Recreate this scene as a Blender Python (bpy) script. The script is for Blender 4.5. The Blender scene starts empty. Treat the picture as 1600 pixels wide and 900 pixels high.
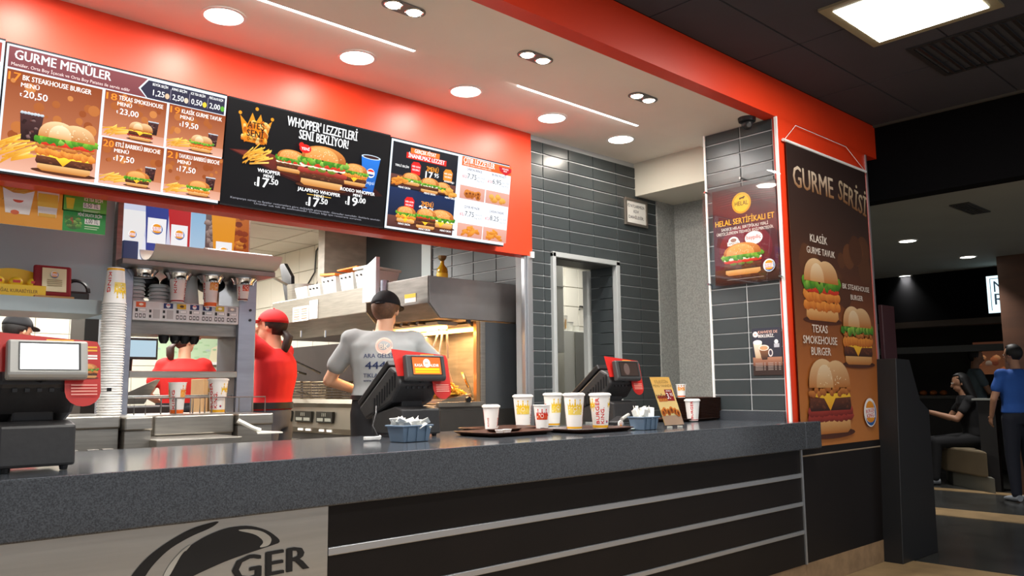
import bpy, bmesh, math, random
from mathutils import Vector, Matrix, Euler
random.seed(7)
C = bpy.context.scene.collection
PI = math.pi
# ---------------------------------------------------------------- camera
EYE = Vector((0, 0, 1.1745)); FPX = 1265.0
def _nrm(v): return v.normalized()
_X = _nrm(Vector((1380, 143, FPX))); _Z = Vector((-98, -10250, FPX)).normalized()
_Z = (_Z - _X * _Z.dot(_X)).normalized(); _Y = _Z.cross(_X)
RW = Matrix((_X, _Y, _Z))                     # world = RW @ (right, down, forward)
cd = bpy.data.cameras.new('camera'); cam = bpy.data.objects.new('camera', cd); C.objects.link(cam)
cd.sensor_width = 36; cd.lens = 36 * FPX / 1600; cd.clip_start = 0.05; cd.clip_end = 100
_r = RW @ Vector((1, 0, 0)); _u = RW @ Vector((0, -1, 0)); _b = RW @ Vector((0, 0, -1))
cam.matrix_world = Matrix(((_r.x, _u.x, _b.x, EYE.x), (_r.y, _u.y, _b.y, EYE.y), (_r.z, _u.z, _b.z, EYE.z), (0, 0, 0, 1)))
bpy.context.scene.camera = cam
def at(px, py, x=None, y=None, z=None):       # the point of a world plane that was measured at a place of the photograph
    d = RW @ Vector((px - 800, py - 450, FPX))
    t = (x - EYE.x) / d.x if x is not None else ((y - EYE.y) / d.y if y is not None else (z - EYE.z) / d.z)
    return EYE + d * t
# ---------------------------------------------------------------- world, view, big lamps
sc = bpy.context.scene
w = bpy.data.worlds.new('world'); sc.world = w; w.use_nodes = True
w.node_tree.nodes['Background'].inputs[0].default_value = (0.9, 0.93, 1.0, 1)
w.node_tree.nodes['Background'].inputs[1].default_value = 0.50
sc.view_settings.view_transform = 'Standard'; sc.view_settings.look = 'None'
sc.view_settings.exposure = 0.38; sc.view_settings.gamma = 1.0
def area(name, loc, sx, sy, power, col=(1, 1, 1), rot=(0, 0, 0), shape='RECTANGLE', spread=PI):
    l = bpy.data.lights.new(name, 'AREA'); l.shape = shape; l.size = sx; l.size_y = sy
    l.energy = power; l.color = col; l.spread = spread
    o = bpy.data.objects.new(name, l); o.location = loc; o.rotation_euler = rot; C.objects.link(o); return o
WARM = (1, .90, .78); COOL = (1, .97, .93)
area('kitchen_lamp', (2.2, 5.2, 2.5), .6, 1.2, 48, COOL)
area('kitchen_lamp', (0.8, 5.6, 2.5), 1.2, .6, 50, COOL)
area('kitchen_lamp', (2.4, 7.4, 2.5), .6, 1.2, 60, COOL)
area('kitchen_lamp', (0.4, 7.6, 2.5), .6, 1.2, 50, COOL)
area('back_room_lamp', (5.5, 4.9, 2.6), .8, .8, 26, COOL)
# ---------------------------------------------------------------- materials
def lin(c):
    if isinstance(c, str):
        c = c.lstrip('#'); c = [int(c[i:i + 2], 16) / 255 for i in (0, 2, 4)]
        c = [x / 12.92 if x <= .04045 else ((x + .055) / 1.055) ** 2.4 for x in c]
    return tuple(c[:3]) + (1,)
MT = {}
def mat(name, col, rough=.5, metal=0, noise=0, scale=20, stretch=None, bump=0, col2=None, emit=None, es=0, alpha=None, coat=0, spec=None):
    if name in MT: return MT[name]
    m = bpy.data.materials.new(name); m.use_nodes = True; nt = m.node_tree; N = nt.nodes; L = nt.links
    b = N['Principled BSDF']; b.inputs['Roughness'].default_value = rough; b.inputs['Metallic'].default_value = metal
    c = lin(col); b.inputs['Base Color'].default_value = c
    if coat: b.inputs['Coat Weight'].default_value = coat
    if spec is not None: b.inputs['Specular IOR Level'].default_value = spec
    if noise or bump:
        tc = N.new('ShaderNodeTexCoord'); mp = N.new('ShaderNodeMapping'); nz = N.new('ShaderNodeTexNoise')
        L.new(tc.outputs['Object'], mp.inputs[0]); L.new(mp.outputs[0], nz.inputs['Vector'])
        nz.inputs['Scale'].default_value = scale; nz.inputs['Detail'].default_value = 4
        if stretch: mp.inputs['Scale'].default_value = stretch
        if noise:
            rp = N.new('ShaderNodeValToRGB'); d = lin(col2) if col2 else tuple(x * (1 - noise) for x in c[:3]) + (1,)
            rp.color_ramp.elements[0].position = .35; rp.color_ramp.elements[1].position = .65
            rp.color_ramp.elements[0].color = d; rp.color_ramp.elements[1].color = c
            L.new(nz.outputs[0], rp.inputs[0]); L.new(rp.outputs[0], b.inputs['Base Color'])
        if bump:
            bp = N.new('ShaderNodeBump'); bp.inputs['Strength'].default_value = bump; bp.inputs['Distance'].default_value = .003
            L.new(nz.outputs[0], bp.inputs['Height']); L.new(bp.outputs[0], b.inputs['Normal'])
    if emit: b.inputs['Emission Color'].default_value = lin(emit); b.inputs['Emission Strength'].default_value = es
    MT[name] = m; return m
def clear(name, tint=(1, 1, 1), amt=.9, rough=.02):     # thin clear sheet: lets light through, reflects a little
    if name in MT: return MT[name]
    m = bpy.data.materials.new(name); m.use_nodes = True; nt = m.node_tree; N = nt.nodes; L = nt.links
    N.remove(N['Principled BSDF']); o = N['Material Output']
    t = N.new('ShaderNodeBsdfTransparent'); t.inputs[0].default_value = tint + (1,)
    g = N.new('ShaderNodeBsdfGlossy'); g.inputs['Roughness'].default_value = rough
    fr = N.new('ShaderNodeLayerWeight'); fr.inputs[0].default_value = .35; pw = N.new('ShaderNodeMath'); pw.operation = 'POWER'; pw.inputs[1].default_value = 4
    mx = N.new('ShaderNodeMixShader'); ma = N.new('ShaderNodeMath'); ma.operation = 'MULTIPLY_ADD'
    ma.inputs[1].default_value = .5; ma.inputs[2].default_value = 1 - amt
    L.new(fr.outputs['Facing'], pw.inputs[0]); L.new(pw.outputs[0], ma.inputs[0]); L.new(ma.outputs[0], mx.inputs[0]); L.new(t.outputs[0], mx.inputs[1]); L.new(g.outputs[0], mx.inputs[2])
    L.new(mx.outputs[0], o.inputs[0]); MT[name] = m; return m
def vprint(name, rough=.5, es=0, spec=.5):              # flat print: colour comes from the mesh's own colour attribute
    if name in MT: return MT[name]
    m = bpy.data.materials.new(name); m.use_nodes = True; nt = m.node_tree; N = nt.nodes; L = nt.links
    b = N['Principled BSDF']; b.inputs['Roughness'].default_value = rough; b.inputs['Specular IOR Level'].default_value = spec
    a = N.new('ShaderNodeAttribute'); a.attribute_name = 'ink'
    if es:
        b.inputs['Base Color'].default_value = (.004, .004, .004, 1)
        L.new(a.outputs[0], b.inputs['Emission Color']); b.inputs['Emission Strength'].default_value = es
    else: L.new(a.outputs[0], b.inputs['Base Color'])
    MT[name] = m; return m
steel = mat('brushed_steel', '#B4AFA6', .32, .9, .18, 6, (1, 1, 14), .05)
steel_d = mat('dark_steel', '#8C8883', .36, .65, .3, 5, (1, 1, 8), .05)
steel_b = mat('blue_steel', '#A3A9B8', .38, .7, .12, 4, (1, 1, 6))
chrome = mat('chrome', '#DDDDDD', .12, 1)
alu = mat('aluminium', '#B5B8BC', .35, .8)
black = mat('black_plastic', '#17171A', .42, 0, .2, 40, None, .1)
charcoal = mat('charcoal_plastic', '#2E2D2E', .45, 0, .15, 60, None, .15)
red = mat('red_paint', '#E03A16', .42, 0, .05, 3)
white = mat('white_plastic', '#F2F0EC', .4)
paper = mat('white_paper', '#F1F0EA', .6)
ceilw = mat('ceiling_paint', '#F3EBE0', .75, 0, .05, 2)
tiled = mat('dark_wall_tile', '#3B4143', .28, 0, .12, 5)
grout = mat('tile_grout', '#B9BCBD', .8)
tilew = mat('white_wall_tile', '#DEDACB', .28, 0, .05, 3)
groutw = mat('white_tile_grout', '#7C7868', .8)
brown = mat('brown_tray_plastic', '#43291F', .35, 0, .1, 30)
emis = {}
def em(name, col, s):
    return mat(name, '#FFFFFF', .5, emit=col, es=s)
# ---------------------------------------------------------------- mesh builder
class MB:
    def __init__(s): s.bm = bmesh.new()
    def box(s, a, b, m=0, rot=None, piv=None):
        x0, y0, z0 = a; x1, y1, z1 = b
        vs = [s.bm.verts.new(p) for p in ((x0,y0,z0),(x1,y0,z0),(x1,y1,z0),(x0,y1,z0),(x0,y0,z1),(x1,y0,z1),(x1,y1,z1),(x0,y1,z1))]
        for f in ((0,3,2,1),(4,5,6,7),(0,1,5,4),(1,2,6,5),(2,3,7,6),(3,0,4,7)):
            s.bm.faces.new([vs[i] for i in f]).material_index = m
        if rot is not None:
            pv = Vector(piv) if piv is not None else Vector(((x0+x1)/2,(y0+y1)/2,(z0+z1)/2))
            M = Matrix.Translation(pv) @ Euler(rot).to_matrix().to_4x4() @ Matrix.Translation(-pv)
            for v in vs: v.co = M @ v.co
        return s
    def poly(s, pts, m=0):
        s.bm.faces.new([s.bm.verts.new(p) for p in pts]).material_index = m; return s
    def prism(s, pts, d, m=0):                # closed polygon in space pushed along vector d
        d = Vector(d); a = [s.bm.verts.new(p) for p in pts]; b = [s.bm.verts.new(Vector(p) + d) for p in pts]; n = len(a)
        s.bm.faces.new(a[::-1]).material_index = m; s.bm.faces.new(b).material_index = m
        for i in range(n): s.bm.faces.new((a[i], a[(i+1)%n], b[(i+1)%n], b[i])).material_index = m
        return s
    def lathe(s, prof, c=(0,0,0), n=20, m=0, axis=None, sx=1, sy=1):   # profile of (radius, height); axis: direction, default up
        c = Vector(c); q = Vector((0,0,1)).rotation_difference(Vector(axis).normalized()) if axis is not None else None
        rings = []
        for r, h in prof:
            ring = []
            for i in range(n if r > 1e-6 else 1):
                p = Vector((r*sx*math.cos(2*PI*i/n), r*sy*math.sin(2*PI*i/n), h))
                if q: p = q @ p
                ring.append(s.bm.verts.new(c + p))
            rings.append(ring)
        for a, b in zip(rings, rings[1:]):
            for i in range(n):
                j = (i+1) % n
                if len(a) == 1 and len(b) == 1: continue
                f = (a[0], b[j], b[i]) if len(a) == 1 else ((a[i], a[j], b[0]) if len(b) == 1 else (a[i], a[j], b[j], b[i]))
                s.bm.faces.new(f).material_index = m
        return s
    def cyl(s, p0, p1, r, r1=None, n=12, m=0):
        p0 = Vector(p0); p1 = Vector(p1); h = (p1-p0).length; r1 = r if r1 is None else r1
        return s.lathe([(0,0),(r,0),(r1,h),(0,h)], p0, n, m, p1-p0)
    def tube(s, pts, r, n=8, m=0, r1=None):
        pts = [Vector(p) for p in pts]; rings = []; k = len(pts)
        ref = Vector((0,0,1))
        for i, p in enumerate(pts):
            t = (pts[min(i+1,k-1)] - pts[max(i-1,0)]).normalized()
            if abs(t.dot(ref)) > .95: a = t.cross(Vector((1,0,0))).normalized()
            else: a = t.cross(ref).normalized()
            b = t.cross(a); rr = r if r1 is None else r + (r1-r)*i/(k-1)
            rings.append([s.bm.verts.new(p + a*rr*math.cos(2*PI*j/n) + b*rr*math.sin(2*PI*j/n)) for j in range(n)])
        for A, B in zip(rings, rings[1:]):
            for j in range(n): s.bm.faces.new((A[j], A[(j+1)%n], B[(j+1)%n], B[j])).material_index = m
        s.bm.faces.new(rings[0][::-1]).material_index = m; s.bm.faces.new(rings[-1]).material_index = m
        return s
    def ball(s, c, r, n=12, m=0, sc=(1,1,1), rot=None):
        M = Matrix.Translation(c) @ (Euler(rot).to_matrix().to_4x4() if rot else Matrix()) @ Matrix.Diagonal((r*sc[0], r*sc[1], r*sc[2], 1))
        g = bmesh.ops.create_uvsphere(s.bm, u_segments=n, v_segments=max(6, n*2//3), radius=1, matrix=M)
        for v in g['verts']:
            for f in v.link_faces: f.material_index = m
        return s
    def loft(s, rings, m=0):                  # rings of (centre, radius a, radius b, axis a, axis b)
        R = []; n = 16
        for c, ra, rb, A, B in rings:
            c = Vector(c); A = Vector(A); B = Vector(B)
            R.append([s.bm.verts.new(c + A*ra*math.cos(2*PI*j/n) + B*rb*math.sin(2*PI*j/n)) for j in range(n)])
        for a, b in zip(R, R[1:]):
            for j in range(n): s.bm.faces.new((a[j], a[(j+1)%n], b[(j+1)%n], b[j])).material_index = m
        s.bm.faces.new(R[0][::-1]); s.bm.faces.new(R[-1]); return s
    def mesh(s, name, mats, smooth=None):
        me = bpy.data.meshes.new(name); bmesh.ops.recalc_face_normals(s.bm, faces=s.bm.faces)
        s.bm.to_mesh(me); s.bm.free()
        for m in (mats if isinstance(mats, (list, tuple)) else [mats]): me.materials.append(m)
        if smooth:
            me.polygons.foreach_set('use_smooth', [True]*len(me.polygons))
            try: me.set_sharp_from_angle(angle=math.radians(smooth))
            except Exception: pass
        return me
def obj(name, mb, mats, parent=None, world=True, smooth=None, bevel=0, label=None, kind=None):
    me = mb if isinstance(mb, bpy.types.Mesh) else mb.mesh(name, mats, smooth)
    o = bpy.data.objects.new(name, me); C.objects.link(o)
    if parent:
        o.parent = parent
        if world: o.location = -wloc(parent)
    if bevel:
        bv = o.modifiers.new('bevel', 'BEVEL'); bv.width = bevel; bv.segments = 2; bv.limit_method = 'ANGLE'; bv.angle_limit = .6
    if label: o['label'] = label
    if kind: o['kind'] = kind
    return o
def wloc(o):
    v = Vector((0,0,0))
    while o: v += o.location; o = o.parent
    return v
def tag(o, label, cat, group=None):
    o['label'] = label; o['category'] = cat
    if group: o['group'] = group
    return o
def thing(name, label, cat, loc=(0,0,0), rz=0, group=None):
    o = bpy.data.objects.new(name, None); C.objects.link(o); o.location = loc; o.rotation_euler = (0,0,rz)
    o.empty_display_size = .05
    return tag(o, label, cat, group)
def struct(name, mb, mats, parent=None, **k):
    o = obj(name, mb, mats, parent, **k); o['kind'] = 'structure' ; return o
def dup(root, loc, rz=None, label=None, group=None):
    r = root.copy(); C.objects.link(r); r.location = loc
    if rz is not None: r.rotation_euler = (0,0,rz)
    if label: r['label'] = label
    if group: r['group'] = group
    for ch in list(root.children):
        c = ch.copy(); C.objects.link(c); c.parent = r
        for g in list(ch.children):
            d = g.copy(); C.objects.link(d); d.parent = c
    return r
# ---------------------------------------------------------------- flat print
_tc = {}
def glyphs(txt, bold=0, shear=0):
    bold = 0                          # the weight comes from resetting, outline offsets spoil some letters
    k = (txt, bold, shear)
    if k in _tc: return _tc[k]
    cu = bpy.data.curves.new('t', 'FONT'); cu.body = txt; cu.size = 1; cu.offset = bold; cu.resolution_u = 2; cu.shear = shear
    cu.fill_mode = 'FRONT'
    o = bpy.data.objects.new('t', cu); C.objects.link(o)
    me = o.to_mesh(); vs = [(v.co.x, v.co.y) for v in me.vertices]; fs = [tuple(p.vertices) for p in me.polygons]
    o.to_mesh_clear(); bpy.data.objects.remove(o); bpy.data.curves.remove(cu)
    if not vs: vs = [(0,0)]
    x0 = min(v[0] for v in vs); x1 = max(v[0] for v in vs)
    _tc[k] = ([(x-x0, y) for x, y in vs], fs, x1-x0); return _tc[k]
class Ink:
    def __init__(s, o, U, V, step=.00006):
        s.o = Vector(o); s.U = Vector(U); s.V = Vector(V); s.n = s.U.cross(s.V).normalized(); s.k = 0; s.st = step
        s.vs = []; s.fs = []; s.cs = []; s.fn = None
        s.ox = s.oy = 0; s.s = 1
    def P(s, u, v):
        u = s.ox + u*s.s; v = s.oy + v*s.s; d = s.k*s.st
        if s.fn: return s.fn(u, v, d)
        return s.o + s.U*u + s.V*v + s.n*d
    def poly(s, pts, col, col2=None):
        s.k += 1; b = len(s.vs); c = lin(col); c2 = lin(col2) if col2 else c
        ys = [p[1] for p in pts]; y0 = min(ys); dy = max(max(ys)-y0, 1e-6)
        for p in pts:
            t = (p[1]-y0)/dy; s.vs.append(s.P(*p)); s.cs.append(tuple(c2[i]*(1-t)+c[i]*t for i in range(4)))
        s.fs.append(tuple(range(b, b+len(pts)))); return s
    def rect(s, x0, y0, x1, y1, col, col2=None): return s.poly([(x0,y0),(x1,y0),(x1,y1),(x0,y1)], col, col2)
    def ell(s, x, y, a, b, col, col2=None, n=24, a0=0, a1=2*PI, rot=0):
        full = abs(a1-a0) > 6.28; m = n if full else n+1; cr = math.cos(rot); sr = math.sin(rot); P = []
        for i in range(m):
            t = a0+(a1-a0)*i/n; p = a*math.cos(t); q = b*math.sin(t); P.append((x+p*cr-q*sr, y+p*sr+q*cr))
        return s.poly(P, col, col2)
    def glow(s, x, y, a, b, cin, cout, n=20):         # radial blend, centre vertex
        s.k += 1; base = len(s.vs); s.vs.append(s.P(x, y)); s.cs.append(lin(cin)); co = lin(cout)
        for i in range(n):
            t = 2*PI*i/n; s.vs.append(s.P(x+a*math.cos(t), y+b*math.sin(t))); s.cs.append(co)
        for i in range(n): s.fs.append((base, base+1+i, base+1+(i+1)%n))
        return s
    def text(s, t, x, y, size, col, anchor='l', bold=.02, sx=1, rot=0, col2=None, shear=0, fn=None, width=None, again=True):
        if again and bold > .012:      # heavier letters: the same letters set again a hair to each side
            vs, fs, w = glyphs(t, .010, shear)
            sx_ = width/(w*size) if width else sx
            ex = (bold-.006)*size*.8*min(1, sx_)
            for q in (-ex, ex): s.text(t, x+q, y, size, col, anchor, .01, sx_, rot, col2, shear, fn, None, False)
            s.text(t, x, y+ex*.4, size, col, anchor, .01, sx_, rot, col2, shear, fn, None, False)
            return s.text(t, x, y, size, col, anchor, .01, sx_, rot, col2, shear, fn, None, False)
        vs, fs, w = glyphs(t, bold, shear); s.k += 1
        if width: sx = width/(w*size)
        w *= size*sx; dx = {'l':0,'c':-w/2,'r':-w}[anchor]; b = len(s.vs); c = lin(col); c2 = lin(col2) if col2 else c
        cr = math.cos(rot); sr = math.sin(rot)
        for vx, vy in vs:
            p = dx+vx*size*sx; q = vy*size; tt = min(max(vy/.72, 0), 1)
            if fn: q = fn(p, q)
            s.vs.append(s.P(x+p*cr-q*sr, y+p*sr+q*cr)); s.cs.append(tuple(c2[i]*(1-tt)+c[i]*tt for i in range(4)))
        for f in fs: s.fs.append(tuple(b+i for i in f))
        return w
    def build(s, name, m, parent=None, world=True, label=None):
        me = bpy.data.meshes.new(name); me.from_pydata([tuple(v) for v in s.vs], [], s.fs)
        a = me.color_attributes.new('ink', 'FLOAT_COLOR', 'POINT'); a.data.foreach_set('color', [x for c in s.cs for x in c])
        me.materials.append(m); o = bpy.data.objects.new(name, me); C.objects.link(o)
        if parent:
            o.parent = parent
            if world: o.location = -wloc(parent)
        if label: o['label'] = label
        return o
rs = random.Random(3)
def blob(k, x, y, a, b, c1, c2, n=14, j=.18):
    P = [(x+a*math.cos(2*PI*i/n)*(1+rs.uniform(-j,j)), y+b*math.sin(2*PI*i/n)*(1+rs.uniform(-j,j))) for i in range(n)]
    k.poly(P, c1, c2)
def bun(k, x, y, a, h, split=False, seeds=True, base='#D98C45', lo='#A85A22'):
    def dome(cx, w, hh, c1, c2): k.poly([(cx+w*math.cos(PI*i/14), y+hh*math.sin(PI*i/14)**.8) for i in range(15)], c1, c2)
    if split:
        dome(x-a*.32, a*.68, h, '#EBCB9C', '#C07A3A'); dome(x+a*.32, a*.68, h*.96, '#E8C492', '#B9722F')
        dome(x-a*.25, a*.4, h*.8, '#F2DDB8', '#D09A5C')
    else:
        dome(x, a, h, base, lo); dome(x-a*.1, a*.75, h*.9, '#E9AE66', base)
    if seeds:
        for i in range(26):
            t = rs.uniform(.15, PI-.15); r = rs.uniform(.2, .9)
            k.ell(x+a*r*math.cos(t)*.9, y+h*r*math.sin(t)*.9+h*.05, a*.022, a*.014, '#F7E7C0', n=5)
def burger(k, x, y, w, layers='ltpc', split=False, seeds=True):
    # x, y: centre of the base; w: width
    a = w/2; u = w*.085
    k.ell(x, y, a*1.05, u*.6, '#3A1A0C', '#5A2B14', 20)
    k.poly([(x-a*.84, y+u*1.7), (x-a*.86, y+u*.5), (x-a*.7, y), (x+a*.7, y), (x+a*.86, y+u*.5), (x+a*.84, y+u*1.7)], '#E6B778', '#B8722E')
    z = y+u*1.7
    for L in layers:
        if L == 'p':   # patty
            k.poly([(x-a*.93, z+u*.2), (x-a*.88, z-u*.3), (x+a*.88, z-u*.3), (x+a*.93, z+u*.2), (x+a*.9, z+u*1.3), (x-a*.9, z+u*1.3)], '#6E3A22', '#321509')
            for i in range(16): blob(k, x+rs.uniform(-.85,.85)*a, z+rs.uniform(0,1)*u, u*.35, u*.25, '#7C452A', '#3A1B10', 7)
            z += u*1.2
        elif L == 'k': # crispy chicken
            for i in range(22): blob(k, x+(-.9+1.8*(i+.5)/22)*a, z+u*.6+rs.uniform(-.3,.3)*u, u*.75, u*.75, '#F2A044', '#B85D16', 8)
            z += u*1.3
        elif L == 'c': # cheese
            k.poly([(x-a*.9, z+u*.3), (x-a*.3, z), (x-a*.05, z-u*1.5), (x+a*.2, z), (x+a*.92, z+u*.1), (x+a*.85, z+u*.6), (x-a*.9, z+u*.6)], '#FFD23A', '#F0A218'); z += u*.4
        elif L == 't': # tomato
            for i in range(4): k.ell(x+(-.62+.42*i)*a, z+u*.3, a*.3, u*.5, '#E5482A', '#B81F12', 12)
            z += u*.6
        elif L == 'm': # mayo
            for i in range(7): blob(k, x+(-.8+1.6*i/6)*a, z+u*.3, a*.16, u*.4, '#FFFBEA', '#E8DDBB', 9)
            z += u*.4
        elif L == 'b': # bacon or ham
            for i in range(9): blob(k, x+(-.85+1.7*i/8)*a, z+u*.3, a*.17, u*.6, '#C2483A', '#71180F', 9)
            z += u*.7
        elif L == 'g': # pickle
            for i in range(3): k.ell(x+(-.45+.4*i)*a, z+u*.2, a*.18, u*.55, '#8CA03A', '#4D611A', 12)
            z += u*.4
        elif L == 'o': # crispy onions
            for i in range(16): blob(k, x+(-.85+1.7*i/15)*a, z+u*.5+rs.uniform(-.4,.4)*u, u*.6, u*.45, '#D5893F', '#8F4614', 7)
            z += u*.9
        elif L == 'l': # lettuce
            for i in range(20): blob(k, x+(-1.0+2.0*(i+.5)/20)*a, z+u*.5+rs.uniform(-.5,.45)*u, a*.11, u*.75, rs.choice(['#8CC63A','#6FB02E','#A9D65A','#4F9424']), '#2F6B17', 9, .35)
            z += u*.9
    bun(k, x, z, a*.92, w*(.30 if split else .26), split, seeds)
    return z+w*.3
def fries(k, x, y, w, h, n=16):
    for i in range(n):
        t = i/(n-1); ang = rs.uniform(.15, .7)+(.3 if t < .4 else 0); L = w*rs.uniform(.45, .7); q = w*.055
        cx = x+(t-.5)*w*.55; cy = y+h*rs.uniform(.08, .65); dx = math.cos(ang)*L/2; dy = math.sin(ang)*L/2*h/w*1.3
        k.poly([(cx-dx, cy-dy-q/2), (cx+dx, cy+dy-q/2), (cx+dx, cy+dy+q/2), (cx-dx, cy-dy+q/2)], rs.choice(['#F7CC5A','#F0B840','#FAD873']), '#C98320')
def cola(k, x, y, w, h):
    k.poly([(x-w*.38, y), (x+w*.38, y), (x+w*.5, y+h), (x-w*.5, y+h)], '#4A2A2A', '#1F0D0D')
    for i in range(14): blob(k, x+rs.uniform(-.36,.36)*w, y+h*rs.uniform(.1,.85), w*.09, w*.08, rs.choice(['#8C6A66','#6B3A33','#2B1312']), '#2B1312', 6)
    for i in range(7): blob(k, x+(-.42+.84*i/6)*w, y+h, w*.09, w*.07, '#DCE4EA', '#8D97A2', 7)
def crest(k, x, y, r, ring=True):     # round burger crest
    if ring: k.ell(x, y, r, r, '#FFFFFF', n=32)
    k.ell(x+.02*r, y-.02*r, r*.9, r*.9, '#1C5CA8', n=32); k.ell(x-.1*r, y+.12*r, r*.84, r*.82, '#FFFFFF', n=32)
    P = [(x+r*.66*math.cos(t), y+.26*r+r*.55*math.sin(t)) for t in [PI*i/12 for i in range(13)]]
    k.poly(P, '#F5A623', '#E88E12')
    k.poly([(x+r*.66*math.cos(t), y-.34*r+r*.36*math.sin(t)) for t in [PI+PI*i/12 for i in range(13)]], '#F5A623', '#E88E12')
    k.rect(x-.74*r, y-.36*r, x+.74*r, y+.32*r, '#FFFFFF')
    k.text('BURGER', x, y+.0*r, r*.36, '#D62B1F', 'c', .035, rot=.08, width=r*1.35)
    k.text('KING', x, y-.34*r, r*.42, '#D62B1F', 'c', .035, rot=.08, width=r*1.15)
def bokeh(k, x0, y0, x1, y1, n, cols, smin, smax):
    for i in range(n):
        r = rs.uniform(smin, smax); x = rs.uniform(x0+r, x1-r); y = rs.uniform(y0+r, y1-r); k.ell(x, y, r, r, rs.choice(cols), n=14)
def crown(k, x, y, w, h, cols):
    c1, c2 = cols
    k.poly([(x-w*.32, y), (x+w*.32, y), (x+w*.5, y+h*.72), (x+w*.25, y+h*.5), (x+w*.13, y+h*.85), (x, y+h*.6), (x-w*.13, y+h*.85), (x-w*.25, y+h*.5), (x-w*.5, y+h*.72)], c1, c2)
    for dx, dy in ((-.5,.78),(0,.98),(.5,.78)): k.ell(x+w*dx, y+h*dy, w*.055, w*.055, c1, n=8)
# ================================================================ SETTING
YS, YP, YM, XW, XT, CZ, CF, FT = 2.36, 2.42, 3.766, 3.88, 5.02, 2.834, 2.862, 3.08
ZT, ZB, PX0, PX1, PY1 = .96, .802, 4.524, 5.753, 2.974
FK = .05                                       # kitchen floor height
stone = mat('counter_stone', '#4F5359', .13, 0, .55, 260, None, 0, '#2E3135')
floor_d = mat('dark_floor_tile', '#3A3A38', .22, 0, .35, 3)
floor_b = mat('beige_floor_tile', '#A08560', .35, 0, .3, 5)
floor_k = mat('kitchen_floor_tile', '#8E8274', .5, 0, .2, 8)
darkpan = mat('dark_brown_panel', '#130E0D', .5, 0, .25, 3, spec=.25)
grey_trim = mat('grey_trim', '#9FA3A6', .4, .4)
ceil_d = mat('dark_ceiling_tile', '#3F414A', .9, 0, .08, 3)
ceil_g = mat('grey_ceiling_paint', '#8F928A', .9, 0, .06, 2)
blackp = mat('black_bulkhead', '#060608', .9, spec=.1)
speck = mat('speckled_plaster', '#A9ABA7', .8, 0, .3, 90, None, .35)
plint = mat('beige_plinth_stone', '#95795A', .5, 0, .3, 12)
def tiles(parent, name, m, O, U, V, nu, nv, w, h, gap, depth, keep=None, off=None, kids=None):
    # a grid of separate tiles sharing a few meshes: O corner, U/V unit vectors
    O = Vector(O); U = Vector(U); V = Vector(V); n = U.cross(V)
    cache = {}; base = wloc(parent)
    for j in range(nv):
        for i in range(nu):
            u0 = i*w + ((off or 0) if j % 2 else 0); v0 = j*h; u1 = u0+w-gap; v1 = v0+h-gap
            cl = keep(u0, v0, u1, v1) if keep else (u0, v0, u1, v1)
            if not cl: continue
            a0, b0, a1, b1 = cl; sz = (round(a1-a0, 3), round(b1-b0, 3))
            if sz[0] < .012 or sz[1] < .012: continue
            if sz not in cache:
                mb = MB(); A = U*sz[0]; B = V*sz[1]; e = .003
                top = [n*depth+U*e+V*e, n*depth+A-U*e+V*e, n*depth+A+B-U*e-V*e, n*depth+B+U*e-V*e]
                bot = [Vector(), A, A+B, B]
                T = [mb.bm.verts.new(p) for p in top]; Q = [mb.bm.verts.new(p) for p in bot]
                mb.bm.faces.new(T)
                for q in range(4): mb.bm.faces.new((Q[q], Q[(q+1)%4], T[(q+1)%4], T[q]))
                cache[sz] = mb.mesh(name, m)
            o = bpy.data.objects.new(name, cache[sz]); C.objects.link(o); o.parent = parent
            o.location = O + U*a0 + V*b0 - base
            o['kind'] = 'structure' if parent.get('kind') == 'structure' else ''
            if not o['kind']: del o['kind']
def clip(x0, y0, x1, y1, holes=()):
    def f(a0, b0, a1, b1):
        a0 = max(a0, x0); b0 = max(b0, y0); a1 = min(a1, x1); b1 = min(b1, y1)
        if a1 <= a0 or b1 <= b0: return None
        for (hx0, hy0, hx1, hy1) in holes:
            if a0 < hx1 and a1 > hx0 and b0 < hy1 and b1 > hy0:
                cx0, cx1, cy0, cy1 = a0, a1, b0, b1
                inx = min(a1, hx1)-max(a0, hx0); iny = min(b1, hy1)-max(b0, hy0)
                if inx >= (a1-a0)-1e-6 and iny >= (b1-b0)-1e-6: return None
                if inx >= (a1-a0)-1e-6:
                    if b1 > hy1: b0 = hy1
                    else: b1 = hy0
                else:
                    if a0 < hx0: a1 = hx0
                    elif a1 > hx1: a0 = hx1
        return (a0, b0, a1, b1)
    return f
# floors
fl = struct('floor', MB().box((-4, -3, -.1), (14, YP, 0)).box((PX1, YP, -.1), (14, 6.5, 0)).box((-4, YP, -.1), (PX1, 2.6, 0)), floor_d)
struct('trim_1', MB().box((-4, -3, 0), (5.55, YP, .004)).box((5.55, 1.62, 0), (PX1, YP, .004)), floor_b)
struct('trim_2', MB().box((7.9, -3, 0), (8.35, 6.5, .004)), floor_b)
struct('trim_3', MB().box((9.75, -3, 0), (9.95, 6.5, .004)), floor_b)
struct('floor', MB().box((-2.5, 2.6, -.1), (PX1+.5, 9.2, FK)), floor_k)
# service ceiling: lower lip near the customers, slightly higher behind the light slit
struct('ceiling', MB().box((-3, YP+.05, CZ), (PX1, 3.127, CZ+.1)), ceilw)
struct('ceiling', MB().box((-3, 3.155, CF), (XT+.9, YM+.12, CF+.1)), ceilw)
struct('trim_4', MB().box((-3, 3.127, CF+.05), (XT+.9, 3.155, CF+.1)), ceilw)
# red fascia
struct('wall_front', MB().box((-3, YP+.03, CZ-.002), (PX1, YP+.12, FT)).box((PX1, YP+.03, CZ-.002), (5.956, YP+.32, FT)), red)
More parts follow.
